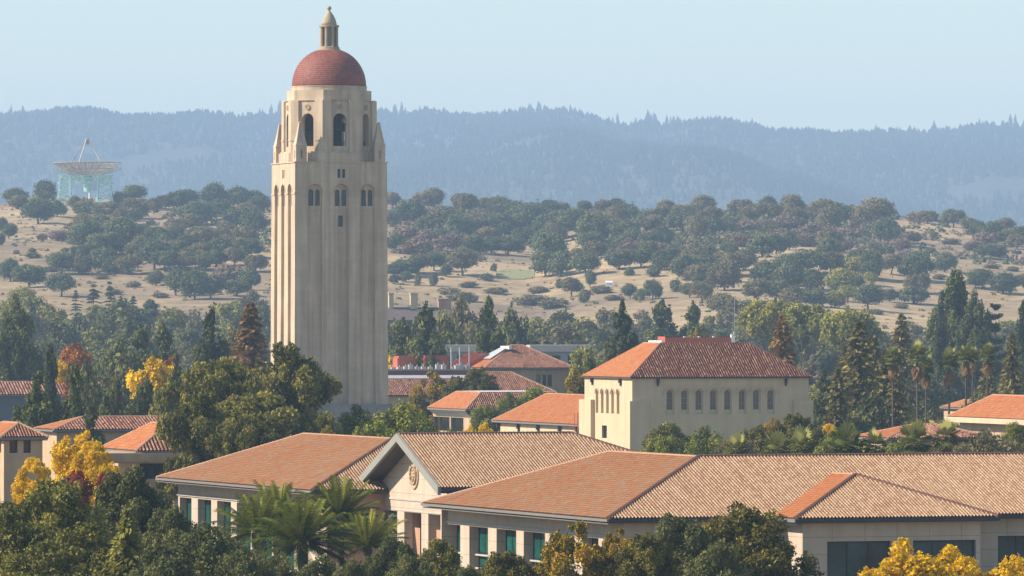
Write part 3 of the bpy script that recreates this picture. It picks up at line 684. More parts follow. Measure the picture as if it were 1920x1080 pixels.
    def ring(r0, r1, d, wob=0):
        k = 40
        for i in range(k):
            t0, t1 = 2*math.pi*i/k, 2*math.pi*(i+1)/k
            G = lambda t, r, dd: (uw-dd, vE+(r+wob*math.cos(9*t))*math.cos(t), zE+(r+wob*math.cos(9*t))*math.sin(t))
            em.poly([G(t0, r0, d), G(t1, r0, d), G(t1, r1, d), G(t0, r1, d)])
            em.poly([G(t0, r1, d), G(t1, r1, d), G(t1, r1, .0), G(t0, r1, .0)])
            if r0 > 0: em.poly([G(t0, r0, d), G(t1, r0, d), G(t1, r0, .0), G(t0, r0, .0)])
    ring(1.32, 1.5, .16); ring(0, 1.32, .05); ring(.86, 1.0, .26, .06)
    em.box(uw-.25, uw-.04, vE-.07, vE+.07, zE-.75, zE+.45)
    for dv, dz, r_ in ((0, .5, .22), (-.24, .2, .2), (.24, .2, .2), (-.32, -.12, .2), (.32, -.12, .2), (0, .08, .22), (-.15, -.42, .12), (.15, -.42, .12)):
        em.loft([[(uw-.04-d, vE+dv+r_*k*math.cos(2*math.pi*i/10), zE+dz+r_*k*math.sin(2*math.pi*i/10)) for i in range(10)] for d, k in ((0, 1), (.14, .9), (.24, .4))])
    em.build('emblem', mat('carved_stone_emblem', (.52, .39, .25), noise=.15, scale=2), root)
gabled_hall()

# ================================================================== cream hall with arched windows
def cream_hall():
    E = 17.18; fr = Frame(bp(1182, 708, E), 18.0)
    root = fr.root('cream_hall', 'cream stucco hall with a row of eight arched windows and a dark red hip roof')
    Lu, Lv, r, ri = 33.4, 26.6, 8.6, 5.85; zt = E+ri
    a00, a10, a11, a01 = (0,0,E), (Lu,0,E), (Lu,Lv,E), (0,Lv,E); b00, b10, b11, b01 = (r,r,zt), (Lu-r,r,zt), (Lu-r,Lv-r,zt), (r,Lv-r,zt)
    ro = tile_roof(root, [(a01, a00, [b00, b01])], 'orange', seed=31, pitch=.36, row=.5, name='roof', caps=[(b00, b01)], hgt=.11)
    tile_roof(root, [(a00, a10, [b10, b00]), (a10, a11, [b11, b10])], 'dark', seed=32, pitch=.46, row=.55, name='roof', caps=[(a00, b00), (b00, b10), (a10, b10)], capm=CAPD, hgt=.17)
    flat_planes(root, [[a11, a01, b01, b11]], CAPM, 'back_slope')
    flat_planes(root, [[(r, r, zt-.1), (Lu-r, r, zt-.1), (Lu-r, Lv-r, zt-.1), (r, Lv-r, zt-.1)]], M['flat_roof'], 'flat_roof')
    pr = MB(); ua, ub = fr.u_at(1250, r+3.5), fr.u_at(1371, r+3.5)
    pr.box(ua, ub, r+3.5, r+3.8, zt-.1, zt+1.0); pr.box(ua-.3, ua, r+3.5, Lv-r-2, zt-.1, zt+1.15); pr.build('parapet', M['red_paint'], root)
    pp = MB()
    for k in range(3): pp.box(ua+3.2+2.7*k, ua+3.6+2.7*k, r+3.6, r+3.9, zt+1.0, zt+1.2)
    pp.box(ub, ub+.5, r+3.4, r+3.9, zt-.1, zt+1.5); pp.box(r+.6, r+1.0, r+1.5, Lv-r-1, zt-.1, zt+.45); pp.build('vent', M['white'], root)
    # aerial mast on the roof
    ms = MB(); mu = ub+.8; ms.tube([(mu, r+4, zt-.1), (mu, r+4, zt+8.8)], [.05, .03]); ms.bar((mu-.6, r+4, zt+2.6), (mu+.6, r+4, zt+2.6), .06); ms.box(mu-.12, mu+.3, r+3.9, r+4.2, zt+1.3, zt+2.0)
    for z in (3.4, 4.6, 6.0): ms.bar((mu-.25, r+4, zt+z), (mu+.25, r+4, zt+z), .05)
    ms.build('aerial_mast', M['pipe'], root)
    d0 = .5; O, e, n = FRONT(d0, d0); mb = MB(); L = Lu-2*d0; H = E-.15
    cen = [fr.u_at(x, d0)-d0 for x in (1256.6, 1284, 1310.8, 1337.9, 1364.7, 1392, 1418.6, 1445.4)]
    zw0, zw1 = fr.z_at(769, d0, d0), fr.z_at(732.5, d0, d0)
    big = [(c-.72, c+.72, zw0-.75, zw1+.25, True) for c in cen]
    wall(mb, O, e, n, L, 0, H, big, .3, 10)
    for c in cen:
        O2 = Vector(O)+Vector((c-.72, .3, 0)); q = (.20, 1.24, zw0, zw1, True)
        wall(mb, O2, e, n, 1.44, zw0-.8, zw1+.4, [q], .3, 10)
        window(root, O2, e, n, q, .3, M['grey_frame'], M['dark_glass'], 1, [zw0+1.1, zw0+2.0], .07)
    Ol, el, nl = LEFT(d0, Lv-d0); sl = lambda px: Lv-d0-fr.v_at(px, d0)
    zn0, zn1 = fr.z_at(776, d0, 8), fr.z_at(731, d0, 8); ni = [(sl(x)-.72, sl(x)+.72, zn0, zn1, True) for x in (1119.4, 1129.2, 1139, 1148.6, 1158.8)]
    dr = (sl(1128.5), sl(1137.8), fr.z_at(823, d0, 8), fr.z_at(799, d0, 8), False)
    wall(mb, Ol, el, nl, Lv-2*d0, 0, H, ni+[dr], .45, 10)
    for q in ni:                                       # blind niches
        O2 = Vector(Ol)+Vector((.45, -q[0], 0)); wall(mb, O2, el, nl, 1.44, zn0-.1, zn1+.1)
    window(root, Ol, el, nl, dr, .45, M['dark_frame'], M['dark_glass'], 1, [], .1)
    wall(mb, (Lu-d0, d0, 0), (0, 1, 0), (1, 0, 0), Lv-2*d0, 0, H); wall(mb, (Lu-d0, Lv-d0, 0), (-1, 0, 0), (0, 1, 0), L, 0, H)
    zb = fr.z_at(752, 0, 0)
    b1 = fr.u_at(1216, 0); b2 = fr.u_at(1489, 0); v1 = fr.v_at(1110, 0)
    mb.box(-.12, b1, -.12, d0+.1, 0, zb); mb.box(b2, Lu+.15, -.12, d0+.1, 0, zb); mb.box(-.12, d0, d0+.1, 1.2, 0, zb-.003); mb.box(-.25, d0+.1, v1, Lv+.4, 0, zb)
    mb.build('wall', M['cream'], root)
    hd = MB(); zs = zw1+.25-.72
    for c in cen:
        cx = c+d0
        for k in range(12):
            t0, t1 = math.pi*k/12, math.pi*(k+1)/12
            for r0, r1, d in ((.92, 1.12, .16), (1.12, 1.26, .10)):
                P = lambda t, rr, dd: (cx-rr*math.cos(t), d0-dd, zs+rr*math.sin(t))
                hd.poly([P(t0, r0, d), P(t1, r0, d), P(t1, r1, d), P(t0, r1, d)]); hd.poly([P(t0, r1, d), P(t1, r1, d), P(t1, r1, 0), P(t0, r1, 0)]); hd.poly([P(t0, r0, d), P(t1, r0, d), P(t1, r0, 0), P(t0, r0, 0)])
    for a, b in zip([cen[0]-2.4]+cen, cen+[cen[-1]+2.4]):
        a1 = a+d0+.92 if a != cen[0]-2.4 else a+d0+1.0; b1_ = b+d0-.92 if b != cen[-1]+2.4 else b+d0-1.0
        hd.box(a1, b1_, d0-.14, d0-.002, zs-.22, zs-.002)
    hd.build('arch_moulding', M['cream'], root)
    for q in ni:
        hl = MB()
        c = (q[0]+q[1])/2; cv = Lv-d0-c
        for k in range(10):
            t0, t1 = math.pi*k/10, math.pi*(k+1)/10; P = lambda t, rr, dd: (d0-dd, cv+rr*math.cos(t), zn1-.72+rr*math.sin(t))
            hl.poly([P(t0, .9, .12), P(t1, .9, .12), P(t1, 1.1, .12), P(t0, 1.1, .12)]); hl.poly([P(t0, 1.1, .12), P(t1, 1.1, .12), P(t1, 1.1, 0), P(t0, 1.1, 0)])
        hl.build('niche_moulding', M['cream'], root)
    for px, side in ((1112, 0), (1165, 0), (1233, 1), (1473, 1)):
        k = MB()
        if side: u = fr.u_at(px, d0); k.box(u-.18, u+.18, d0-.5, d0-.02, E-1.0, E-.1); k.box(u-.12, u+.12, d0-.3, d0-.02, E-1.5, E-1.0)
        else: v = fr.v_at(px, d0); k.box(d0-.5, d0-.02, v-.25, v+.25, E-1.0, E-.1); k.box(d0-.3, d0-.02, v-.15, v+.15, E-1.5, E-1.0)
        k.build('bracket', M['iron'], root)
    g = MB(); g.box(.0, Lu, .0, d0-.02, E-.2, E-.06); g.box(.0, d0-.02, d0, Lv, E-.2, E-.06); g.build('soffit', M['soffit'], root)
cream_hall()

# ================================================================== other campus buildings
def simple_hall(name, label, near, E, a, Lu, Lv, p, kind, wall_m, wh, over=.7, wins_l=(), wins_f=(), pitch=.5, seed=1, cat='building', row=.6, base=0., kind_left='orange', hgt=.16, facia='gutter', group=None, trunc=None):
    """hip-roofed block: `near` = photo pixel of the near eave corner"""
    fr = Frame(bp(*near, E), a); root = fr.root(name, label, cat, group)
    l, f, r, b, caps = hip_planes(0, Lu, 0, Lv, E, p)
    if trunc:                                            # hip cut off by a flat roof
        t, zt = trunc, E+trunc*p; c00, c10, c11, c01 = (0,0,E), (Lu,0,E), (Lu,Lv,E), (0,Lv,E); b00, b10, b11, b01 = (t,t,zt), (Lu-t,t,zt), (Lu-t,Lv-t,zt), (t,Lv-t,zt)
        l, f, r, b = (c01, c00, [b00, b01]), (c00, c10, [b10, b00]), (c10, c11, [b11, b10]), (c11, c01, [b01, b11]); caps = [(c00, b00), (b00, b01), (c01, b01), (b00, b10), (c10, b10)]
        tp = MB(); tp.box(t+.2, Lu-t-.2, t+.2, Lv-t-.2, zt-.3, zt+.18); tp.build('flat_roof', M['white'], root)
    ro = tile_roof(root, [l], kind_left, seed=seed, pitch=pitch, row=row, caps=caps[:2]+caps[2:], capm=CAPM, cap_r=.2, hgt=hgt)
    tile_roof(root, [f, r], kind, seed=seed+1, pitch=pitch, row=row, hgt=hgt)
    flat_planes(root, [[b[0], b[1]]+b[2]], CAPM, 'back_slope')
    g = MB(); g.box(-.12, .02, -.12, Lv, E-.3, E-.02); g.box(.02, Lu, -.12, .02, E-.3, E-.02); g.build('gutter', M[facia], root)
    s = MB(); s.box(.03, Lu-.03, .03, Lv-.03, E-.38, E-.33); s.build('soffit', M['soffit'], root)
    mb = MB(); O, e, n = FRONT(over, over); Ol, el, nl = LEFT(over, Lv-over)
    fo = [(fr.u_at(x0, over)-over, fr.u_at(x1, over)-over, E-b_, E-t_, ar) for x0, x1, t_, b_, ar in wins_f]
    lo = [((Lv-over)-fr.v_at(x0, over), (Lv-over)-fr.v_at(x1, over), E-b_, E-t_, ar) for x0, x1, t_, b_, ar in wins_l]
    wall(mb, O, e, n, Lu-2*over, base, E-.35, fo, .5); wall(mb, Ol, el, nl, Lv-2*over, base, E-.35, lo, .5)
    wall(mb, (Lu-over, over, 0), (0, 1, 0), (1, 0, 0), Lv-2*over, base, E-.35); wall(mb, (Lu-over, Lv-over, 0), (-1, 0, 0), (0, 1, 0), Lu-2*over, base, E-.35)
    mb.build('wall', wall_m, root)
    for q in fo: window(root, O, e, n, q, .5, M['dark_frame'], M['dark_glass'], max(0, int((q[1]-q[0])/1.2)-1), [], .12)
    for q in lo: window(root, Ol, el, nl, q, .5, M['dark_frame'], M['dark_glass'], max(0, int((q[1]-q[0])/1.5)-1), [], .12)
    return fr, root
# pavilion at the left edge
simple_hall('belvedere', 'small square sandstone lookout tower with a pyramid roof at the left edge', (1, 820), 14.4, 18, 5.4, 12.5, .55, 'brown', M['sandstone'], 14, .5,
            wins_f=((18, 33, .25, 1.75, False), (44, 58, .25, 1.75, False)), wins_l=((-12, -8, .25, 1.75, False), (-4, 2, .25, 1.75, False)), pitch=.34, row=.5, seed=40, hgt=.13)
# halls behind the left trees
simple_hall('tiled_hall', 'broad hall with a striped tiled roof, left of the big shaggy tree', (100, 806), 10.6, 18, 27, 12, .30, 'brown', M['sandstone'], 10, seed=42)
fr, rt = simple_hall('tiled_wing', 'low wing with a sunlit peach roof and plain stone band, behind the yellow leafed tree', (255, 846), 10.4, 18, 11.4, 19, .60, 'brown', M['sandstone'], 10, seed=44, wins_f=((262, 316, 1.6, 3.6, False),))
mb = MB(); mb.box(-5, 0.55, -1.2, 12, 8.9, 10.2); mb.box(-5, 16, -1.6, -1.2, 9.1, 10.15); mb.build('parapet', M['sandstone'], rt)
simple_hall('long_hall', 'far dark tiled hall at the left edge, behind the pointed green trees', (-160, 741), 9.4, 16, 51, 14, .42, 'brown', mat('slate_blue_wall', (.12, .13, .15)), 9, seed=46, pitch=.7, row=.9, kind_left='dark', hgt=.24)
# group right of the tower
fr, rt = simple_hall('hip_roofed_hall', 'sandstone hall with a tall pyramid-like tiled roof and stepped red dormers, right of the tower', (908, 690), 15.5, 18, 22.6, 20, .53, 'brown', M['sandstone'], 18, .9,
            wins_f=((1005, 1013, 1.6, 4.4, False), (1017, 1024, 1.6, 4.4, False), (1027, 1035, 1.6, 4.4, False)), seed=50, pitch=.42, row=.6)
mr = MB(); E = 15.5                                         # metal skylight and red fins on the left slope
def on_left(u, v, d=.0): return (u-.45*d, v, E+u*.53+d)
mr.poly([on_left(3.2, 13.5, .45), on_left(3.2, 5.0, .45), on_left(8.0, 7.2, .45), on_left(8.0, 12.2, .45)]); mr.build('skylight', M['metal_roof'], rt)
rf = MB(); rf.box(8.2, 8.9, 6.5, 13.0, E+4.3, E+5.1); rf.build('ridge_curb', M['white'], rt)
for k in range(3):
    fn = MB(); v = 10.5+5.2*k
    for dv in (0, 2.4): 
        pts = [(-1.5, v+dv, E-.6), (4.6, v+dv, E+2.3), (4.6, v+dv, E+3.4), (3.6, v+dv, E+3.4), (-1.5, v+dv, E+.6)]
        q = [(x, y+.3, z) for x, y, z in pts]; fn.poly(pts); fn.poly(q)
        for i in range(5): fn.poly([pts[i], pts[(i+1) % 5], q[(i+1) % 5], q[i]])
    fn.poly([(-1.4, v, E-.2), (4.6, v, E+2.6), (4.6, v+2.4, E+2.6), (-1.4, v+2.4, E-.2)]); fn.build('dormer', M['red_paint'], rt)
simple_hall('low_tiled_hall', 'lower tiled roof running past the three narrow windows of the sandstone hall', (860, 736), 12.3, 18, 20.7, 14.5, .55, 'brown', M['sandstone'], 12, seed=54, pitch=.42)
# laboratory block with roof plant, beyond the tower
E = 9.5; fr = Frame(bp(640, 742, E), 18); rt = fr.root('laboratory', 'long low laboratory with red roof boxes and a pale flat roof, against the tower')
LL = 33.5; zA, zB, zC, zD = fr.z_at(712, 10, 6), fr.z_at(703, 10, 8.6), fr.z_at(695, 10, 8.7), fr.z_at(690, 10, 11)
tile_roof(rt, [((0, 0, E), (LL, 0, E), [(LL, 6, zA), (0, 6, zA)])], 'brown', seed=60, pitch=.42, row=.6, hgt=.16)
mb = MB(); wall(mb, (0, .8, 0), (1, 0, 0), (0, -1, 0), LL, 0, E-.2); mb.box(0, LL, 6.2, 26, 0, zA+.2); mb.build('wall', M['sandstone'], rt)
mb = MB(); mb.box(-.2, LL+.2, 6.05, 6.2, zA, zA+.3); mb.build('lower_fascia', M['red_paint'], rt)
mb = MB(); mb.poly([(0, 6.3, zA+.3), (LL, 6.3, zA+.3), (LL, 8.6, zB), (0, 8.6, zB)]); mb.build('skylight', M['metal_roof'], rt)
mb = MB(); mb.box(0, LL, 8.65, 9.2, zA+.1, zC); mb.build('upper_fascia', mat('maroon_fascia', (.20, .06, .045)), rt)
mb = MB(); mb.box(-.2, LL+.2, 9.2, 27, zA+.3, zC+.15); mb.box(-.2, LL+.2, 8.9, 9.2, zC, zC+.35); mb.build('flat_roof', M['flat_roof'], rt)
zR = zC+.15
for a_, b_, v, y_ in ((748, 792, 20, 669), (797, 842, 18, 668)):
    q = MB(); u0, u1 = fr.u_at(a_, v), fr.u_at(b_, v); hh = fr.z_at(y_, u0, v)-zR; q.box(u0, u1, v, v+4, zR, zR+hh); q.box(u0-.1, u1+.1, v-.1, v+4.1, zR+hh, zR+hh+.2); q.box(u0-.3, u0-.003, v+.2, v+4, zR, zR+hh-.3); q.build('plant_box', M['red_paint'], rt)
rng = random.Random(4)
for px in (738, 750, 762, 771, 783, 795, 808, 822, 833, 852, 858, 866, 872, 878):
    q = MB(); v = rng.uniform(11, 16); u = fr.u_at(px, v); hh = rng.uniform(.5, 1.3); q.box(u-.5, u+.5, v, v+1, zR, zR+hh); q.tube([(u, v+.5, zR), (u, v+.5, zR+.4+hh)], .12); q.build('vent', M['pipe'], rt)
for px, t in ((846, 651), (862, 651), (880, 649)):
    q = MB(); v = 14; u = fr.u_at(px, v); zt = fr.z_at(t, u, v); q.lathe([(.17, zR), (.17, zt-.2), (.21, zt-.2), (.21, zt)], 10, u, v); q.build('flue', M['pipe'], rt)
# glazed pavilion with orange roof
fr, rt = simple_hall('glazed_pavilion', 'low pavilion with a bright orange roof over a dark glazed band', (873, 768), 9.8, 18, 24, 24.5, .71, 'brown', M['sandstone'], 9, 1.6, trunc=4.5, wins_l=((812, 843, 1.7, 4.4, False), (845, 869, 1.7, 4.4, False)), wins_f=((884, 902, 1.7, 4.3, False), (905, 925, 1.7, 4.3, False)), seed=66, pitch=.42, row=.6)
mb = MB(); mb.poly([(-.05, -.05, 9.5), (-.05, 24.4, 9.5), (1.7, 23.0, 8.1), (1.7, 1.55, 8.1)]); mb.build('eave_slope', M['metal_roof'], rt)
# cream annex
fr, rt = simple_hall('cream_annex', 'long low cream annex with an orange tiled roof, joined to the arched hall', (1112, 798), 8.5, 18, 16, 58, .62, 'orange', M['cream'], 10, .9, seed=70, pitch=.36, row=.5)
for x in (937, 974, 1011, 1052, 1085):
    v = fr.v_at(x, .9); q = MB(); q.box(.3, .88, v-.25, v+.25, 7.2, 8.1); q.box(.55, .88, v-.15, v+.15, 6.5, 7.2); q.build('bracket', M['iron'], rt)
q = MB(); v = fr.v_at(1083, -.3)
for dv in (-.9, .9):
    for du in (0, .7): q.tube([(-.6+du, v+dv, 7.3), (-.6+du, v+dv, 10.7)], .06)
for z in (8.5, 9.6, 10.6): q.bar((-.6, v-.9, z), (-.6, v+.9, z), .07); q.bar((.1, v-.9, z), (.1, v+.9, z), .07)
q.build('roof_ladder', M['red_paint'], rt)
# right side roofs
simple_hall('far_tiled_wing', 'low wing with an orange end and striped roof, behind the short fan palms', (1664, 822), 11.0, 18, 16, 13, .27, 'brown', M['sandstone'], 10, seed=74, pitch=.46, row=.6)
fr, rt = simple_hall('orange_roofed_hall', 'hall with a plain orange roof and cream eave band at the right edge', (2040, 792), 12.0, 18, 11, 56, .62, 'mixed', M['sandstone'], 11, 1.5, seed=76, pitch=.42, row=.6, facia='white')
mb = MB(); mb.box(-.35, -.14, -.3, 56.2, 11.2, 11.95); mb.build('eave_band', M['cream'], rt)
simple_hall('small_house', 'small low house with a faded pink roof, between tall fan palms', (1800, 765), 6.5, 14, 9, 15, .38, 'mixed', M['sandstone'], 6, seed=78, pitch=.6, row=.8, hgt=.2)
simple_hall('small_house', 'little orange roofed house right of the pink one', (1850, 757), 6.5, 14, 8, 14, .45, 'mixed', M['sandstone'], 6, seed=80, pitch=.6, row=.8, hgt=.2)
simple_hall('pink_roofed_house', 'pale pink roof peeping past the right end of the arched hall', (1520, 702), 10.0, 14, 6, 9, .38, 'mixed', M['sandstone'], 9, seed=82, pitch=.6, row=.8, kind_left='mixed', hgt=.2)
# distant long flat building
for x0, x1, y, z, lab in ((994, 1112, 647, 20.3, 'far long flat building with a beige roof edge, just left of the arched hall'), (816, 905, 647, 20.3, 'far flat building with a beige roof edge, behind the thin white flues')):
    fr = Frame(bp(x0, y, z), 4); L = fr.u_at(x1, 0); rt = fr.root('far_block', lab, 'building', 'flat blocks beyond the tower')
    mb = MB(); mb.box(0, L, 0, 14, z-1.7, z); mb.build('roof_band', M['trim'], rt)
    mb = MB(); O, e, n = FRONT(.8, .8); k = int(L/4); ops = [(i*4+.8, i*4+3.0, z-5.5, z-2.6, False) for i in range(k)]; wall(mb, O, e, n, L-1.6, 0, z-1.7, ops, .5); mb.build('wall', mat('greyish_wall', (.33, .33, .34)), rt)
    for q in ops: window(rt, O, e, n, q, .5, M['grey_frame'], M['dark_glass'], 0, [], .12)
# old plant with chimneys beyond the tower
fr = Frame(((728-960)/F*1950, 1950), 10); rt = fr.root('chimney_house', 'distant slate roofed house with grouped chimneys, just right of the tower')
g0 = float(ground_z(fr.O[0], fr.O[1])); Zc = lambda y: CAMZ+(HY-y)/F*1950
mb = MB(); mb.box(-6, 21, 0, 12, g0-1, Zc(600)); mb.build('wall', mat('bluish_wall', (.20, .21, .23)), rt)
sl = mat('slate_roof', (.15, .12, .12)); mb = MB(); mb.loft([[(-7, -.8, Zc(600)), (22, -.8, Zc(600)), (22, 12.8, Zc(600)), (-7, 12.8, Zc(600))], [(-5, 5, Zc(576)), (20, 5, Zc(576)), (20, 7, Zc(576)), (-5, 7, Zc(576))]]); mb.build('roof', sl, rt)
for px, y0, m, w_ in ((776, 552, 'cream', 1.1), (733, 552, 'cream', .7), (826, 563, 'brown_wall', .75), (833, 563, 'brown_wall', .75), (841, 563, 'brown_wall', .75)):
    u = fr.u_at(px, 5); c = MB(); c.box(u-w_, u+w_, 4.2, 6, Zc(598), Zc(y0)); c.box(u-w_-.15, u+w_+.15, 4.05, 6.15, Zc(y0), Zc(y0)+.5); c.build('chimney', M[m], rt)
# small shed on the hill
c = cast(1142, 540)
if c:
    rt = tag(empty('shed', c), 'tiny white shed on the dry slope right of the green lawn', 'shed'); mb = MB(); mb.box(-1.6, 1.6, -1, 1, -.3, 2.0); mb.build('wall', M['white'], rt)
    mb = MB(); mb.loft([[(-1.8, -1.2, 2.0), (1.8, -1.2, 2.0), (1.8, 1.2, 2.0), (-1.8, 1.2, 2.0)], [(-1.7, -.05, 2.8), (1.7, -.05, 2.8), (1.7, .05, 2.8), (-1.7, .05, 2.8)]]); mb.build('roof', M['white'], rt)

# ================================================================== radio telescope
def radio_dish():
    c = cast(163, 387); 
    if c is None: c = ((163-960)/F*4300, 4300, float(ground_z((163-960)/F*4300, 4300)))
    X, Y, z0 = c; s = F/Y; mpp = 1/s
    root = tag(empty('radio_telescope', c), 'huge upturned mesh dish with a tripod feed on a turquoise lattice mount', 'dish')
    Zp = lambda y: CAMZ+(HY-y)/F*Y-z0
    rim, bot, Rr = Zp(304.5), Zp(327), 63.5*mpp
    par = lambda r: bot+(rim-bot)*(r/Rr)**2
    # reflector: perforated panels, built as thin strips with gaps, carried by ribs and rings
    mb = MB(); nr, ns = 16, 72
    for i in range(nr):
        r0, r1 = Rr*(i+.06)/nr, Rr*(i+.80)/nr
        for k in range(ns):
            t0, t1 = 2*math.pi*(k+.08)/ns, 2*math.pi*(k+.92)/ns
            mb.poly([(r0*math.cos(t0), r0*math.sin(t0), par(r0)), (r1*math.cos(t0), r1*math.sin(t0), par(r1)), (r1*math.cos(t1), r1*math.sin(t1), par(r1)), (r0*math.cos(t1), r0*math.sin(t1), par(r0))])
    mb.build('reflector', M['dish_mesh'], root)
    rb = MB()
    for k in range(24):
        t = 2*math.pi*k/24; q = lambda r, dz: (r*math.cos(t), r*math.sin(t), par(r)-dz)
        pts = [Rr*j/8 for j in range(9)]
        for a, b in zip(pts[:-1], pts[1:]): rb.bar(q(a, .15), q(b, .15), .22)
        low = lambda r: (r*math.cos(t), r*math.sin(t), min(par(r)-.6, bot-1.0+(r/Rr)**2*(rim-bot)*.55))
        for a, b in zip(pts[3:-1], pts[4:]): rb.bar(low(a), low(b), .2); rb.bar(q(a, .15), low(b), .14); rb.bar(q(b, .15), low(b), .14)
    for r in (Rr*.4, Rr*.7, Rr):
        for k in range(24):
            t0, t1 = 2*math.pi*k/24, 2*math.pi*(k+1)/24; rb.bar((r*math.cos(t0), r*math.sin(t0), par(r)-.2), (r*math.cos(t1), r*math.sin(t1), par(r)-.2), .25)
    rb.build('back_frame', mat('pale_steel', (.50, .48, .42)), root)
    fd = MB(); top = Zp(262)
    for t in (R(200), R(245), R(-25)): fd.bar((Rr*.62*math.cos(t), Rr*.62*math.sin(t), par(Rr*.62)), (math.cos(t)*.8, math.sin(t)*.8, top), .62)
    fd.build('tripod', mat('feed_leg_steel', (.42, .42, .42)), root)
    fb = MB(); fb.lathe([(1.0, top-3.0), (1.3, top-1.0), (1.3, top+.4), (.5, top+.9)], 12); fb.build('feed', M['grey_frame'], root)
    # mount: two braced towers and truss beams
    def lattice(name, cx, w0, w1, d0, d1, zb, zt, nlev):
        m = MB(); P = lambda sx, sy, t: Vector((cx[0]+(cx[1]-cx[0])*t+sx*(w0+(w1-w0)*t)/2, sy*(d0+(d1-d0)*t)/2, zb+(zt-zb)*t))
        cs = [(-1,-1),(1,-1),(1,1),(-1,1)]
        for sx, sy in cs: m.bar(P(sx, sy, 0), P(sx, sy, 1), .78)
        for k in range(nlev):
            t0, t1 = k/nlev, (k+1)/nlev
            for i in range(4):
                a, b = cs[i], cs[(i+1) % 4]
                m.bar(P(*a, t1), P(*b, t1), .45); m.bar(P(*a, t0), P(*b, t1), .34); m.bar(P(*b, t0), P(*a, t1), .34)
        return m.build(name, M['turquoise'], root)
    Xp = lambda x: (x-163)*mpp
    zt, zm = Zp(329), Zp(343)
    lattice('mount_tower', (Xp(120), Xp(123)), 26*mpp, 17*mpp, 12, 8, -1, zt, 5)
    lattice('mount_tower', (Xp(198), Xp(195)), 32*mpp, 19*mpp, 12, 8, -1, zt, 5)
    tb = MB()
    for sy in (-1, 1):
        for z in (zm, (zm+zt)/2+.5, zt): tb.bar((Xp(108), sy*4, z), (Xp(212), sy*4, z), .8 if z == zm else .5)
        n = 9
        for k in range(n):
            a, b = Xp(110+100*k/n), Xp(110+100*(k+1)/n); tb.bar((a, sy*4, zm), (b, sy*4, zt), .36); tb.bar((b, sy*4, zm), (a, sy*4, zt), .36)
    tb.build('truss_beam', M['turquoise'], root)
    hub = MB(); hub.lathe([(2.0, zm-6), (2.0, zm), (3.5, zt), (3.5, bot-.4)], 12); hub.build('hub', M['turquoise'], root)
    # small white dish and hut behind
    r2 = tag(empty('small_dish', (X+Xp(158), Y+50, float(ground_z(X+Xp(158), Y+50)))), 'small white dish tilted on its post, seen under the huge telescope', 'dish')
    pd = MB(); ct = Vector((0, 0, 11.0)); ax = Vector((.62, -.55, .56)).normalized(); e1 = ax.cross(Vector((0, 0, 1))).normalized(); e2 = e1.cross(ax)
    pd.loft([[ct+ax*(.32*r*r/5.2)+e1*r*math.cos(2*math.pi*i/20)+e2*r*math.sin(2*math.pi*i/20) for i in range(20)] for r in (.2, 1.5, 3.0, 4.2, 5.2)], cap=False); pd.build('reflector', M['white'], r2, True)
    pp = MB(); pp.tube([(0, 0, -1), (0, 0, 10.8)], [.8, .5], 8); pp.build('post', M['white'], r2)
    r3 = tag(empty('control_hut', (X+Xp(178), Y-9, float(ground_z(X+Xp(178), Y-9)))), 'low pale control hut between the legs of the telescope mount', 'hut')
    h = MB(); h.box(-7, 7, -2.5, 2.5, -1, 3.0); h.build('wall', mat('blue_grey_hut', (.30, .38, .44)), r3); h = MB(); h.box(-7.4, 7.4, -2.9, 2.9, 3.0, 3.4); h.build('roof', M['white'], r3)
radio_dish()
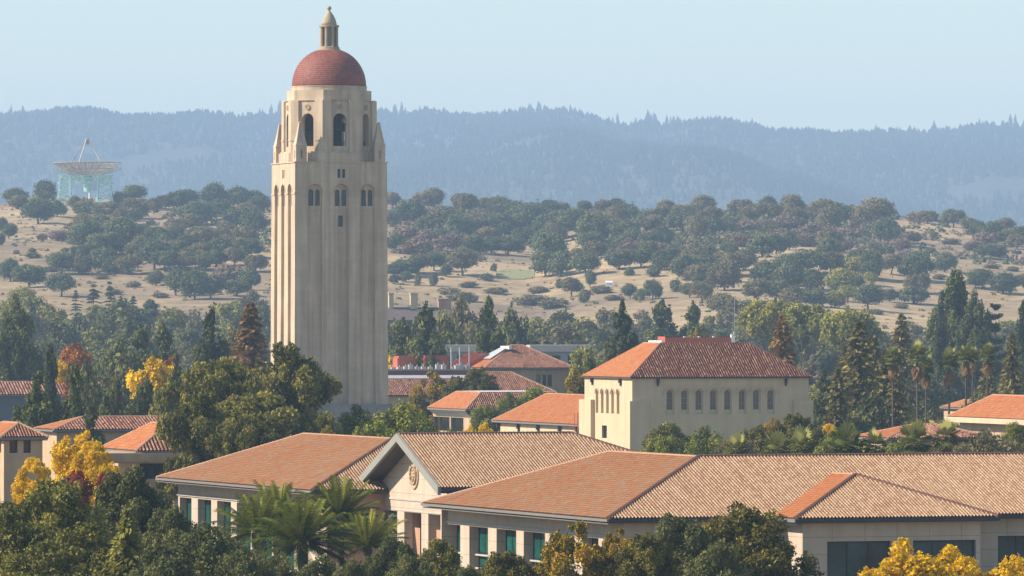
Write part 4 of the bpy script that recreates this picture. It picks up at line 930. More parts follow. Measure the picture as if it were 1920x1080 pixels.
# ================================================================== TREES
def leaf(name, a, b, c, var=.25, tr=.22): 
    return tint_mat(name, [(0, a), (.5, b), (1, c)], var=var, noise_amt=.2, scale=.8, translucent=tr, rough=.7, spec=.06)
LM = {
 'oak':   leaf('oak_leaves', (0.055, 0.062, 0.023), (0.128, 0.137, 0.045), (0.241, 0.226, 0.075)),
 'hilloak': leaf('sunny_hill_oak_leaves', (0.049, 0.066, 0.030), (0.114, 0.133, 0.056), (0.220, 0.220, 0.085)),
 'yolive': leaf('autumn_olive_leaves', (.060,.060,.014), (.165,.145,.030), (.32,.25,.050)),
 'far': leaf('distant_forest', (.010,.016,.010), (.022,.032,.018), (.040,.05,.026)),
 'dusty': leaf('dusty_oak_leaves', (0.099, 0.086, 0.037), (0.189, 0.159, 0.072), (0.280, 0.228, 0.109)),
 'scrub': leaf('bare_scrub_twigs', (0.125, 0.084, 0.061), (0.219, 0.150, 0.105), (0.300, 0.216, 0.147)),
 'olive': leaf('olive_leaves', (0.078, 0.081, 0.019), (0.203, 0.193, 0.040), (0.387, 0.331, 0.072)),
 'green': leaf('fresh_green_leaves', (0.062, 0.082, 0.013), (0.179, 0.202, 0.027), (0.358, 0.328, 0.053)),
 'lime':  leaf('yellow_green_leaves', (0.112, 0.120, 0.021), (0.250, 0.240, 0.042), (0.400, 0.336, 0.074)),
 'yellow': leaf('yellow_autumn_leaves', (.40,.25,.006), (.78,.50,.010), (.92,.68,.03), .12, .3),
 'gold':  leaf('golden_green_leaves', (.10,.09,.015), (.24,.185,.022), (.52,.30,.022), .15),
 'rust':  leaf('rust_autumn_leaves', (0.163, 0.054, 0.016), (0.350, 0.120, 0.032), (0.500, 0.216, 0.053), .15),
 'red':   leaf('red_autumn_leaves', (.10,.022,.018), (.26,.05,.035), (.36,.11,.05), .1),
 'pine':  leaf('pine_needles', (0.041, 0.058, 0.020), (0.112, 0.130, 0.037), (0.231, 0.222, 0.064)),
 'cypress': leaf('cypress_sprays', (0.032, 0.045, 0.019), (0.073, 0.089, 0.032), (0.152, 0.156, 0.052)),
 'redwood': leaf('redwood_sprays', (0.063, 0.060, 0.020), (0.168, 0.143, 0.044), (0.308, 0.241, 0.077)),
 'brownwood': leaf('browning_conifer_sprays', (0.100, 0.062, 0.023), (0.225, 0.126, 0.040), (0.338, 0.198, 0.063)),
 'euc':   leaf('gum_leaves', (0.061, 0.064, 0.015), (0.180, 0.167, 0.033), (0.401, 0.327, 0.075)),
 'palm':  leaf('palm_fronds', (.030,.042,.008), (.090,.112,.014), (.30,.285,.042)),
 'fan':   leaf('fan_palm_leaves', (.045,.065,.014), (.14,.165,.034), (.36,.34,.11)),
}
def unit(rng, n):
    v = rng.normal(size=(n, 3)); return norm(v)
def cloud(rng, blobs, n, size, out=.55, asp=1.6, spread=.14, shell=.55, droop=0.):
    """n leaf-sized faces in and on a set of clumps (cx cy cz rx ry rz tint)"""
    B = np.asarray(blobs, float); wt = (B[:, 3]*B[:, 4]*B[:, 5])**(2/3); wt /= wt.sum()
    i = rng.choice(len(B), n, p=wt); b = B[i]
    d = unit(rng, n); r = shell+(1.08-shell)*rng.random(n)**.7
    # ragged edge: low-frequency wobble of each clump's radius
    wob = 1+.22*np.sin(d[:, 0]*5+i*1.7)*np.sin(d[:, 1]*4+i*2.3)+.16*np.sin(d[:, 2]*9+d[:, 0]*7+i)
    p = b[:, :3]+d*b[:, 3:6]*(r*wob)[:, None]
    nr = norm(out*norm(d/b[:, 3:6]*b[:, 3:6].mean(1, keepdims=True))+(1-out)*unit(rng, n)+np.array([0, 0, .12]))
    t1 = norm(np.cross(nr, unit(rng, n))); 
    if droop: t1 = norm(t1*(1-droop)+np.array([0, 0, -droop]))
    t2 = norm(np.cross(nr, t1)); s = size*(.6+.8*rng.random(n))[:, None]
    a = t1*s*asp/2; c = t2*s/2; bend = nr*s*.12
    V = np.stack([p-a-bend, p-c+a*.1, p+a-bend, p+c+a*.1], 1).reshape(-1, 3)
    Fq = np.arange(4*n).reshape(n, 4)
    T = np.clip(b[:, 6]+rng.normal(size=n)*spread, 0, 1)
    return V, Fq, T
def wood(paths, seg=6):
    mb = MB()
    for p, r in paths: mb.tube(p, r, seg)
    quads = [f for f in mb.f if len(f) == 4]; caps = [f for f in mb.f if len(f) == seg and seg != 4]
    return np.array(mb.v), quads, caps
def wood_chunks(paths, m, seg=6):
    v, q, c = wood(paths, seg); return [(v, np.array(q), m, None)]
def limbs(rng, blobs, base_r, z0, k=7, top=.5):
    """trunk and limbs reaching into the clumps"""
    B = np.asarray(blobs); tz = z0+(B[:, 2].mean()-z0)*top
    j = np.array([rng.normal()*.02, rng.normal()*.02, tz])
    P = [([(0, 0, -.06), (j[0]*.4, j[1]*.4, tz*.5), tuple(j)], [base_r*1.35, base_r, base_r*.8])]
    for i in rng.permutation(len(B))[:k]:
        c = B[i, :3]; m = j*.45+c*.55+np.array([0, 0, -.02]); P.append(([tuple(j), tuple(m), tuple(c)], [base_r*.55, base_r*.34, base_r*.12]))
    return P
def env_round(rng, nb, zlo, zhi, br, flat=.0, irr=.12):
    zc, rz = (zlo+zhi)/2, (zhi-zlo)/2; out = []
    for _ in range(nb):
        d = unit(rng, 1)[0]
        if d[2] < -.75: d[2] *= -.6
        q = (1-br*1.25)*(1-irr*rng.random()); rr = br*(.75+.5*rng.random())
        out.append((.5*d[0]*q*1.0, .5*d[1]*q, zc+d[2]*rz*(1-br*1.1)*(1-irr*rng.random()), rr*.5*1.1, rr*.5*1.1, rr*.5*(.85-flat), rng.uniform(.2, .8)))
    out.append((0, 0, zc, .30, .30, rz*.55, .35))
    return out
def env_shape(rng, nb, prof, a, br, tall=1.0, core=True):
    """prof(t) = half width 0..1 at height t of a tree a units tall"""
    out = []; ts = np.linspace(0.02, .98, 200); wv = np.array([max(prof(t), .02) for t in ts]); pr = wv/wv.sum()
    for _ in range(nb):
        t = rng.choice(ts, p=pr); w_ = .5*prof(t); an = rng.uniform(0, 2*np.pi); rr = br*(.6+.6*rng.random())*(.35+.65*min(1, prof(t)*1.2)); q = max(0, w_-rr*.7)*rng.uniform(.55, 1.08)
        out.append((q*math.cos(an), q*math.sin(an), t*a, rr, rr, rr*tall, rng.uniform(.15, .85)))
    if core:
        for t in np.linspace(.12, .9, 7): out.append((0, 0, t*a, .5*prof(t)*.5+.01, .5*prof(t)*.5+.01, a*.08, .25))
    return out
def conifer(rng, a, levels, per, segs, size, prof, droop=.25, zlo=.06, lat=.14):
    """tiers of drooping sprays round a straight stem; unit width, a units tall"""
    P, D, T = [], [], []
    for L in range(levels):
        t = zlo+(1-zlo)*(L+rng.random())/levels; Lr = .5*prof(t)
        for k in range(per):
            an = rng.uniform(0, 2*np.pi); ln = Lr*rng.uniform(.6, 1.12); tint = rng.uniform(.15, .85)
            for s in range(segs):
                f = (s+rng.random())/segs; r = ln*(.12+.88*f)
                la = rng.normal()*lat*ln*(.3+f); dz = -droop*r*(f)+.10*r*f*f
                P.append((r*math.cos(an)-la*math.sin(an), r*math.sin(an)+la*math.cos(an), t*a+dz+rng.normal()*.012)); D.append((math.cos(an)+rng.normal()*.35, math.sin(an)+rng.normal()*.35, -droop+rng.normal()*.25)); T.append(tint+rng.normal()*.1+.15*(f-.5))
    P, D, T = np.array(P), norm(np.array(D)), np.clip(np.array(T), 0, 1); n = len(P)
    nr = norm(np.array([0, 0, .75])+.8*unit(rng, n)+.25*norm(P*np.array([1, 1, 0]))); t2 = norm(np.cross(nr, D)); s = size*(.6+.8*rng.random(n))[:, None]
    a_ = D*s*1.1; c = t2*s*.5
    V = np.stack([P-a_, P-c, P+a_, P+c], 1).reshape(-1, 3)
    return V, np.arange(4*n).reshape(n, 4), T
PROTO = {}
def proto(kind, i, fn):
    """a crown mesh and a trunk mesh, or (far trees) one mesh with both"""
    PROTO.setdefault(kind, []).append(fn(np.random.default_rng(1000+hash_(kind)+i)))
def hash_(s): return sum((k+1)*ord(c) for k, c in enumerate(s)) % 9973
def mk(name, a, crown, lm, paths, bm=None, one=False, seg=6):
    bm = bm or M['bark']
    if one: return dict(a=a, one=np_mesh(name, [(*crown[:2], lm, crown[2])]+wood_chunks(paths, bm, 5)))
    return dict(a=a, crown=np_mesh('crown', [(*crown[:2], lm, crown[2])]), trunk=np_mesh('trunk', wood_chunks(paths, bm, seg), True))
def hill_oak(lm, n=5200, size=.040, nb=24, zlo=.0, br=.40, a=.80, one=True, flat=.0, thin=False):
    def f(rng):
        b = env_round(rng, nb, zlo*a, a, br, flat)
        if thin: b = b[:-1]
        return mk('oak_tree', a, cloud(rng, b, n, size), LM[lm], limbs(rng, b, .028, 0, 6), one=one)
    return f
def shaped(name, lm, prof, a, n, size, nb, br, one=False, asp=1.6, droop=0., tall=1., bark=None, base_r=.03, out=.55, spread=.14, core=True, trunk_to=.85):
    def f(rng):
        b = env_shape(rng, nb, prof, a, br, tall, core); P = limbs(rng, b, base_r, 0, 8, .6) if trunk_to < .5 else [([(0, 0, -.05), (0.01, 0, a*.5), (0, 0.01, a*trunk_to)], [base_r*1.3, base_r*.8, base_r*.15])]+limbs(rng, b, base_r*.6, 0, 8, .5)
        return mk(name, a, cloud(rng, b, n, size, out, asp, spread, droop=droop), LM[lm], P, bark, one)
    return f
def tiered(name, lm, a, levels, per, segs, size, prof, droop=.25, one=False, zlo=.06):
    def f(rng):
        return mk(name, a, conifer(rng, a, levels, per, segs, size, prof, droop, zlo), LM[lm], [([(0, 0, -.05), (0, 0, a*.5), (0, 0, a*.97)], [.030, .018, .003])], None, one)
    return f
cone = lambda t: max(0, 1-t)**.6*min(1, .5+t*6)
spire = lambda t: max(0, 1-t)**.62*min(1, .5+t*5)
col_ = lambda t: min(1, t*7)*min(1, (1-t)*3.2)**.7
ragged = lambda t: (.62+.38*math.sin(t*23)*math.sin(t*9+1))*min(1, (1.02-t)*3.0)*min(1, .25+t*3)
egg = lambda t: math.sin(math.pi*min(1, max(0, (t*.9+.06))))**.75
bushy = lambda t: math.sqrt(max(0, 1-(t*1.02)**2.4))
umbr = lambda t: 0.12 if t < .45 else math.sqrt(max(0, 1-((t-.62)/.40)**2))
V_ = 4
for i, (nb, br, a, zl) in enumerate(((24,.40,.80,.0),(14,.52,.70,.0),(34,.30,.92,.05),(18,.36,.62,.10),(26,.34,.85,.16),(12,.46,.98,.0),(40,.27,.72,.02),(20,.42,1.05,.04))): proto('o', i, hill_oak('hilloak', nb=nb, br=br, a=a, zlo=zl, thin=i in (2, 4, 6)))

for i, (nb, br, a, zl) in enumerate(((22,.38,.78,.0),(36,.27,.85,.10),(16,.46,.68,.0),(30,.30,1.0,.12),(44,.24,.75,.03),(20,.34,.9,.2))): proto('g', i, hill_oak('dusty', nb=nb, br=br, a=a, zlo=zl, thin=True))
for i in range(3): proto('s', i, hill_oak('scrub', n=1800, size=.05, nb=18, zlo=.05, br=.34, a=.55, thin=True))
for i in range(2): proto('b', i, hill_oak('hilloak', n=1500, size=.075, nb=12, zlo=.0, br=.5, a=.62))
for i in range(2): proto('d', i, hill_oak('dusty', n=1200, size=.07, nb=12, zlo=.0, br=.45, a=.45))
for i in range(2): proto('l', i, hill_oak('lime', nb=18, a=.85))
for i in range(3): proto('c', i, tiered('conifer', 'cypress', 2.4, 16, 9, 5, .085, cone, one=True))
for i in range(3): proto('fo', i, hill_oak('oak', n=900, size=.10))
for i in range(3): proto('G', i, shaped('broadleaf_tree', 'olive', egg, .95, 7000, .038, 30, .17, one=True, trunk_to=.3))
for i in range(3): proto('D', i, shaped('broadleaf_tree', 'oak', egg, .95, 7000, .038, 30, .17, one=True, trunk_to=.3))
for i in range(2): proto('H', i, shaped('broadleaf_tree', 'dusty', egg, .95, 6000, .036, 32, .15, one=True, trunk_to=.3, core=False))
for i in range(2): proto('L', i, shaped('broadleaf_tree', 'lime', egg, .9, 6000, .038, 28, .16, one=True, trunk_to=.3))
for i in range(3): proto('P', i, shaped('pine_tree', 'pine', ragged, 1.75, 15000, .034, 46, .17, asp=2.0, base_r=.028))
for i in range(2): proto('K', i, shaped('pine_tree', 'cypress', ragged, 1.9, 13000, .034, 40, .17, asp=2.0, base_r=.028))
for i in range(3): proto('C', i, shaped('cypress_tree', 'cypress', spire, 1.9, 17000, .032, 60, .13, asp=2.0, tall=1.5, base_r=.03))
for i in range(2): proto('N', i, shaped('conifer', 'pine', spire, 1.7, 15000, .034, 52, .15, asp=1.8, tall=1.2, base_r=.03))
for i in range(3): proto('W', i, tiered('redwood_tree', 'redwood', 1.9, 42, 11, 8, .044, cone, .3))
for i in range(2): proto('B', i, tiered('redwood_tree', 'brownwood', 2.0, 42, 11, 8, .042, cone, .3))
for i in range(2): proto('Q', i, shaped('cypress_tree', 'pine', lambda t: min(1, (1.0-t)*2.4)**.85*min(1, .7+t*3), 1.5, 22000, .028, 80, .12, asp=1.8, tall=1.3, base_r=.03))
for i in range(2): proto('A', i, tiered('araucaria_tree', 'cypress', 1.7, 11, 9, 9, .075, lambda t: (1-t)**.5*.95, -.15))
for i in range(2): proto('U', i, shaped('stone_pine', 'lime', umbr, .62, 9000, .030, 46, .12, one=False, trunk_to=.3))
for i in range(2): proto('Y', i, shaped('autumn_tree', 'yellow', egg, 1.1, 9000, .040, 34, .16, trunk_to=.3, core=False, spread=.2))
for i in range(2): proto('T', i, shaped('autumn_tree', 'rust', egg, 1.3, 7000, .042, 30, .16, trunk_to=.3))
for i in range(1): proto('Z', i, shaped('autumn_tree', 'gold', egg, 1.0, 7000, .04, 30, .16, trunk_to=.3))
# near trees: many more, smaller leaves
for i in range(3): proto('nO', i, shaped('oak_tree', 'olive', bushy, .95, 42000, .0165, 90, .095, trunk_to=.3, base_r=.03, out=.45, core=True))
for i in range(2): proto('nD', i, shaped('oak_tree', 'oak', bushy, .95, 42000, .0165, 90, .095, trunk_to=.3, base_r=.03, out=.45))
for i in range(1): proto('nM', i, shaped('maple_tree', 'gold', egg, 1.1, 26000, .021, 70, .10, trunk_to=.3, base_r=.022, out=.4, spread=.2, core=False))
for i in range(2): proto('nY', i, shaped('autumn_tree', 'yellow', bushy, .9, 26000, .020, 70, .10, trunk_to=.3, base_r=.022, out=.4, spread=.2, core=False))
for i in range(2): proto('nG', i, shaped('broadleaf_tree', 'yolive', egg, .95, 36000, .019, 90, .095, trunk_to=.3, base_r=.025, out=.42, spread=.2))
proto('nC', 0, tiered('cedar_tree', 'olive', 1.15, 44, 15, 12, .030, lambda t: (1-t)**.7, .35))
proto('nR', 0, shaped('shrub', 'red', bushy, .8, 6000, .035, 30, .15, trunk_to=.3, core=False))
proto('nB', 0, shaped('shrub', 'green', bushy, .8, 14000, .024, 44, .14, trunk_to=.3)); proto('nB', 1, shaped('shrub', 'green', egg, .9, 14000, .024, 44, .14, trunk_to=.3))
proto('nT', 0, shaped('shrub', 'dusty', bushy, .6, 22000, .016, 70, .10, trunk_to=.3, core=False, out=.3))
for i in range(2): proto('E', i, shaped('gum_tree', 'euc', lambda t: (.72+.28*math.sin(t*17+i))*math.sqrt(max(0, 1-((t-.5)/.56)**2)), 1.12, 60000, .0155, 120, .085, asp=2.2, droop=.45, bark=M['pale_bark'], base_r=.03, trunk_to=.3, out=.4, spread=.2))

COUNT = {}
def plant(kind, X, Y, Zg, width, height, rot, label, cat, group=None, variant=None, name=None, lift_max=1.3):
    P = PROTO[kind]; q = P[variant % len(P)] if variant is not None else P[COUNT.get(kind, 0) % len(P)]; COUNT[kind] = COUNT.get(kind, 0)+1
    sc = (width, width, height/q['a'])
    if 'one' in q:
        o = bpy.data.objects.new(name or q['one'].name.split('.')[0], q['one']); col.objects.link(o)
    else:
        o = empty(name or 'tree', (0, 0, 0))
        for k in ('crown', 'trunk'):
            c = bpy.data.objects.new(k, q[k]); col.objects.link(c); c.parent = o
            ch = min(height, q['a']*width*lift_max)          # tall thin trees carry their crown on a longer trunk
            if k == 'crown': c.scale = (width, width, ch/q['a']); c.location.z = height-ch
            else: c.scale = (width, width, (height-.2*ch)/q['a'] if ch < height else height/q['a'])
        sc = (1, 1, 1)
    o.location = (X, Y, Zg); o.rotation_euler.z = rot; o.scale = sc
    return tag(o, label, cat, group)
ORD = ['first','second','third','fourth','fifth','sixth','seventh','eighth','ninth','tenth','eleventh','twelfth','thirteenth','fourteenth','fifteenth','sixteenth','seventeenth','eighteenth','nineteenth','twentieth']
def ordinal(i, n):
    if n == 1: return None
    if i == 0: return 'leftmost'
    if i == n-1: return 'rightmost'
    if n == 3: return 'middle'
    return ORD[i]+' from left' if i < 20 else ORD[n-1-i]+' from right'
NOTES = []       # (object, x, kind phrase, place phrase) -> labels that tell look-alikes apart
def settle_labels():
    byk = {}
    for o, x, k, z in NOTES: byk.setdefault((k, z), []).append((x, o))
    for (k, z), L in byk.items():
        L.sort(key=lambda t: t[0])
        for i, (x, o) in enumerate(L):
            w_ = ordinal(i, len(L)); o['label'] = (f'{k} {z}' if w_ is None else f'{w_} {k} {z}')
rng = np.random.default_rng(7)
# ------------------------------------------------------------------ oaks and scrub on the golden hills: kind, then centre x, y, width, height in photo pixels
HILL = {
'o': """12,362,34,24 30,370,44,28 82,360,46,36 72,398,58,46 107,394,36,26 160,394,44,30 252,364,48,30 333,376,42,34 355,372,42,32 402,371,54,44 448,371,50,34 475,372,42,30
160,446,62,46 190,428,56,44 228,440,68,58 253,440,44,40 297,446,52,42 368,404,68,40 410,392,44,30 445,412,52,38 475,422,52,36 183,462,48,38 205,460,50,40 272,468,44,36 290,480,62,52 348,462,48,36 412,470,52,38 465,466,52,40 195,490,54,38 310,492,56,38 385,492,44,34 405,486,40,30
17,434,28,30 4,424,22,26 2,450,18,22 56,518,62,42 20,510,46,36 115,536,52,42 330,532,52,46 365,536,54,52 395,540,52,44 293,524,34,26 207,500,38,28 445,542,52,30 468,526,42,36 150,476,40,30 330,440,42,30
764,400,54,44 871,378,46,30 937,387,50,30 1028,393,48,30 1096,384,30,26 1173,400,44,26 1305,375,40,34 795,431,40,36 827,444,32,26 862,425,56,40 934,419,46,36 947,431,32,26 988,416,62,50 978,447,46,40 1019,434,52,42 1060,422,66,50 1085,412,42,32 1113,434,62,56 1167,434,50,38 1186,447,40,30 1220,416,48,34 1217,453,40,32 1242,447,46,34 1280,419,60,38 887,460,42,32 921,461,44,30 953,462,50,34 1022,460,60,46 1030,478,64,66 1022,498,54,46 1052,500,48,42 1098,500,50,40 1107,526,22,30 1161,489,48,36 1202,485,48,36 1173,462,50,34 1239,491,44,34 1267,482,50,36 1287,507,56,38 814,494,42,32 780,500,40,30 761,503,50,30 739,507,40,26 836,509,22,22 814,526,18,22 739,524,22,18 761,520,24,18 1107,456,50,36 1181,548,30,26 1224,545,36,34 1293,545,32,28
1439,379,32,28 1494,411,46,30 1581,401,38,28 1665,437,52,42 1788,411,44,32 1862,437,42,36 1429,463,50,38 1368,472,38,30 1326,479,52,32 1336,427,52,36 1361,430,38,30 1552,472,48,38 1513,495,60,42 1478,498,54,38 1439,514,60,44 1320,501,60,42 1481,521,60,44 1523,527,46,38 1717,505,66,46 1771,495,44,32 1628,560,54,46 1668,556,32,24 1713,556,54,32 1842,524,52,38 1881,534,54,36 1633,498,44,50 1859,472,60,28 1833,434,34,28 1397,582,42,34 1455,547,50,38 1526,560,46,32 1910,440,36,30 742,456,42,28""",
'g': """143,382,30,26 200,398,56,32 225,378,34,26 288,388,36,28 310,380,34,26 262,386,34,24 35,380,40,26 372,476,42,34 425,440,42,32 390,444,40,32 330,424,40,26 462,446,50,36 255,470,40,30 440,484,44,32 155,500,46,32 350,492,46,34 480,496,42,32 240,498,50,34
736,375,32,28 792,378,42,28 814,374,46,30 909,385,32,24 960,393,28,22 997,397,42,30 1053,393,28,24 1130,390,32,26 1160,373,42,36 1154,406,42,28 1249,393,38,30 1280,398,42,28 824,412,60,42 890,422,50,36 1145,422,42,32 1309,432,42,34 868,495,60,46 1296,488,44,34 1072,540,42,34 1305,516,46,34 915,448,50,36 732,412,30,26
1319,382,48,36 1358,382,38,30 1390,385,48,32 1442,401,52,32 1413,398,40,30 1542,395,42,36 1558,414,42,42 1639,403,72,52 1739,408,38,24 1817,424,32,26 1881,417,44,26 1884,447,40,28 1306,424,40,32 1332,405,44,30 1558,495,48,40 1381,498,60,42 1358,519,60,54 1420,547,52,40 1487,560,44,34 1671,498,44,36 1720,534,46,36 1348,577,52,44 1316,547,44,36 1907,455,36,26""",
's': """110,443,42,18 78,446,22,12 318,468,40,28 430,516,60,30 783,466,60,30 846,456,50,28 765,440,54,28 800,446,40,24 1480,420,60,24 1530,430,60,22 1400,430,56,24 1440,425,54,22 1590,440,60,22 1470,445,60,22 1510,452,54,22 1390,452,50,22 1575,462,54,22 1704,447,46,20 1716,408,32,16 1690,462,44,20 1830,462,46,18 1850,450,50,22 1180,466,46,26 1232,468,44,24""",
'b': """914,521,24,13 925,503,12,14 783,526,12,20 1050,532,16,16 1095,557,22,22 1198,554,22,20 1268,538,22,20 1180,512,18,14 1224,513,26,16 1330,530,24,16 1745,470,20,10 1660,470,30,14 60,470,14,8 120,470,16,8 30,474,12,7 140,455,14,9""",
'd': """60,480,30,9 95,505,26,8 868,560,60,14 1000,565,70,16 1040,572,54,14 930,548,40,10 880,535,34,9 1010,545,36,10 1130,545,40,10 1745,440,30,9 1780,455,30,8 1690,575,26,8 1640,585,30,8 1860,500,30,8 250,535,30,9 215,548,28,9 300,556,30,8 190,520,26,8 1760,520,26,8 1900,505,24,8 840,548,40,10 1150,560,30,9""",
'l': """1575,530,62,48 1604,503,50,36 1565,563,42,30 1590,552,40,28 68,380,26,22 1633,524,26,24 40,560,50,40""",
}
def hz_place(x, y):
    if x < 505:
        if y < 402: return 'on the crest near the radio telescope' if x < 300 else 'on the crest left of the bell tower'
        if y < 462: return 'on the slope under the radio telescope' if x < 270 else 'on the slope left of the tower shaft'
        return 'on the lowest slope at far left' if x < 270 else 'on the lowest slope left of the tower'
    r = 'on the crest' if y < 403 else 'on the upper slope' if y < 442 else 'on the middle slope' if y < 482 else 'on the lower slope'
    c = 'right of the tower' if x < 900 else 'above the green lawn' if x < 1100 else 'above the arched hall\'s left end' if x < 1300 else 'above the arched hall' if x < 1540 else 'above the right redwoods' if x < 1745 else 'at the right edge'
    return f'{r} {c}'
KW = {'o': ('round dark oak', 'oak_tree', 'tree', 'oaks on the golden hills'), 'g': ('dusty grey-green oak', 'oak_tree', 'tree', 'oaks on the golden hills'), 's': ('bare purplish scrub bush', 'scrub_bush', 'bush', 'scrub on the golden hills'),
      'b': ('small dark bush', 'bush', 'bush', 'small bushes on the golden hills'), 'd': ('low brown thicket', 'thicket', 'bush', 'low thickets on the golden hills'), 'l': ('pale yellow-green tree', 'leafy_tree', 'tree', 'yellow-green trees on the hills')}
for k, s in HILL.items():
    for tok in s.split():
        x, y, w_, h_ = map(float, tok.split(',')); yb = y+h_*.5
        c = cast(x, yb)
        if c is None: 
            c = cast(x, yb+6)
            if c is None: continue
        X, Y, Z = c; mpp = Y/F
        o = plant(k, X, Y, Z-.3, w_*mpp*1.22, h_*mpp*1.18, rng.uniform(0, 6.28), None, KW[k][2], KW[k][3], name=KW[k][1])
        NOTES.append((o, x, KW[k][0], hz_place(x, y)))
OPEN = [(-50,140,425,505),(120,232,498,545),(735,1310,515,610),(725,790,468,492),(920,1012,490,535),(1670,1920,415,450),(1780,1920,470,515),(1590,1770,565,620),(1790,1920,545,620),(360,500,375,395)]
nadd = 0
while nadd < 62:
    x, y = rng.uniform(-10, 1930), rng.uniform(392, 560)
    if 505 < x < 732 or any(a < x < b and c < y < d for a, b, c, d in OPEN) or (y > 520 and x < 1250): continue
    c = cast(x, y)
    if c is None: continue
    k = 'o' if rng.random() < .45 else 'g'; w_ = rng.uniform(26, 50); mpp = c[1]/F
    o = plant(k, c[0], c[1], c[2]-.3, w_*mpp*1.2, w_*mpp*.9, rng.uniform(0, 6.28), None, 'tree', KW[k][3], name='oak_tree'); NOTES.append((o, x, KW[k][0], hz_place(x, y-15))); nadd += 1
# ------------------------------------------------------------------ hazy trees on the second ridge
for i in range(34):
    x = rng.uniform(905, 1905); Y = rng.uniform(6100, 6450); X = (x-960)/F*Y; Z = float(ground_z(X, Y)); con = rng.random() < .45
    h_ = rng.uniform(16, 34) if con else rng.uniform(12, 19)
    o = plant('c' if con else 'fo', X, Y, Z, h_*.42 if con else h_*1.3, h_, rng.uniform(0, 6), None, 'tree', 'hazy trees behind the hill crest', name='conifer' if con else 'oak_tree')
    NOTES.append((o, x, 'hazy blue conifer' if con else 'hazy blue round tree', 'behind the crest right of the tower' if x < 1300 else 'behind the crest above the right redwoods'))
# ------------------------------------------------------------------ named trees: kind, x, top y, width px, distance, label
def by_top(kind, x, yt, w_, Y, label, cat='tree', group=None, name=None, variant=None, zoff=0.):
    X = (x-960)/F*Y; Zg = float(ground_z(X, Y)) if Y > 1300 else 0.
    zt = CAMZ+(HY-yt)/F*Y; h_ = max(zt-Zg-zoff, 1.5)
    nm = name or {'P':'pine_tree','K':'pine_tree','C':'cypress_tree','Q':'cypress_tree','N':'conifer','W':'redwood_tree','B':'redwood_tree','A':'araucaria_tree','U':'stone_pine','Y':'autumn_tree','T':'autumn_tree','Z':'autumn_tree','E':'gum_tree','nC':'cedar_tree','nM':'maple_tree','nY':'autumn_tree','nG':'broadleaf_tree','nR':'shrub','nB':'shrub','nT':'shrub','nO':'oak_tree','nD':'oak_tree'}.get(kind, 'broadleaf_tree')
    wf = 1.22 if kind in ('nO','nD','nG','nY','nB','nM','nT') else 1.5 if kind in 'CN' else 1.42 if kind in 'WBPK' else 1.15
    return plant(kind, X, Y, Zg-.1+zoff, w_*wf/F*Y, h_, rng.uniform(0, 6.28), label, cat, group, variant, nm, 1.75 if kind in 'PKCNWBAQ' or kind == 'nC' else 1.25)
G1, G2, G3 = 'trees in front of the halls', 'tall conifers of the campus', 'trees around the campus roofs'
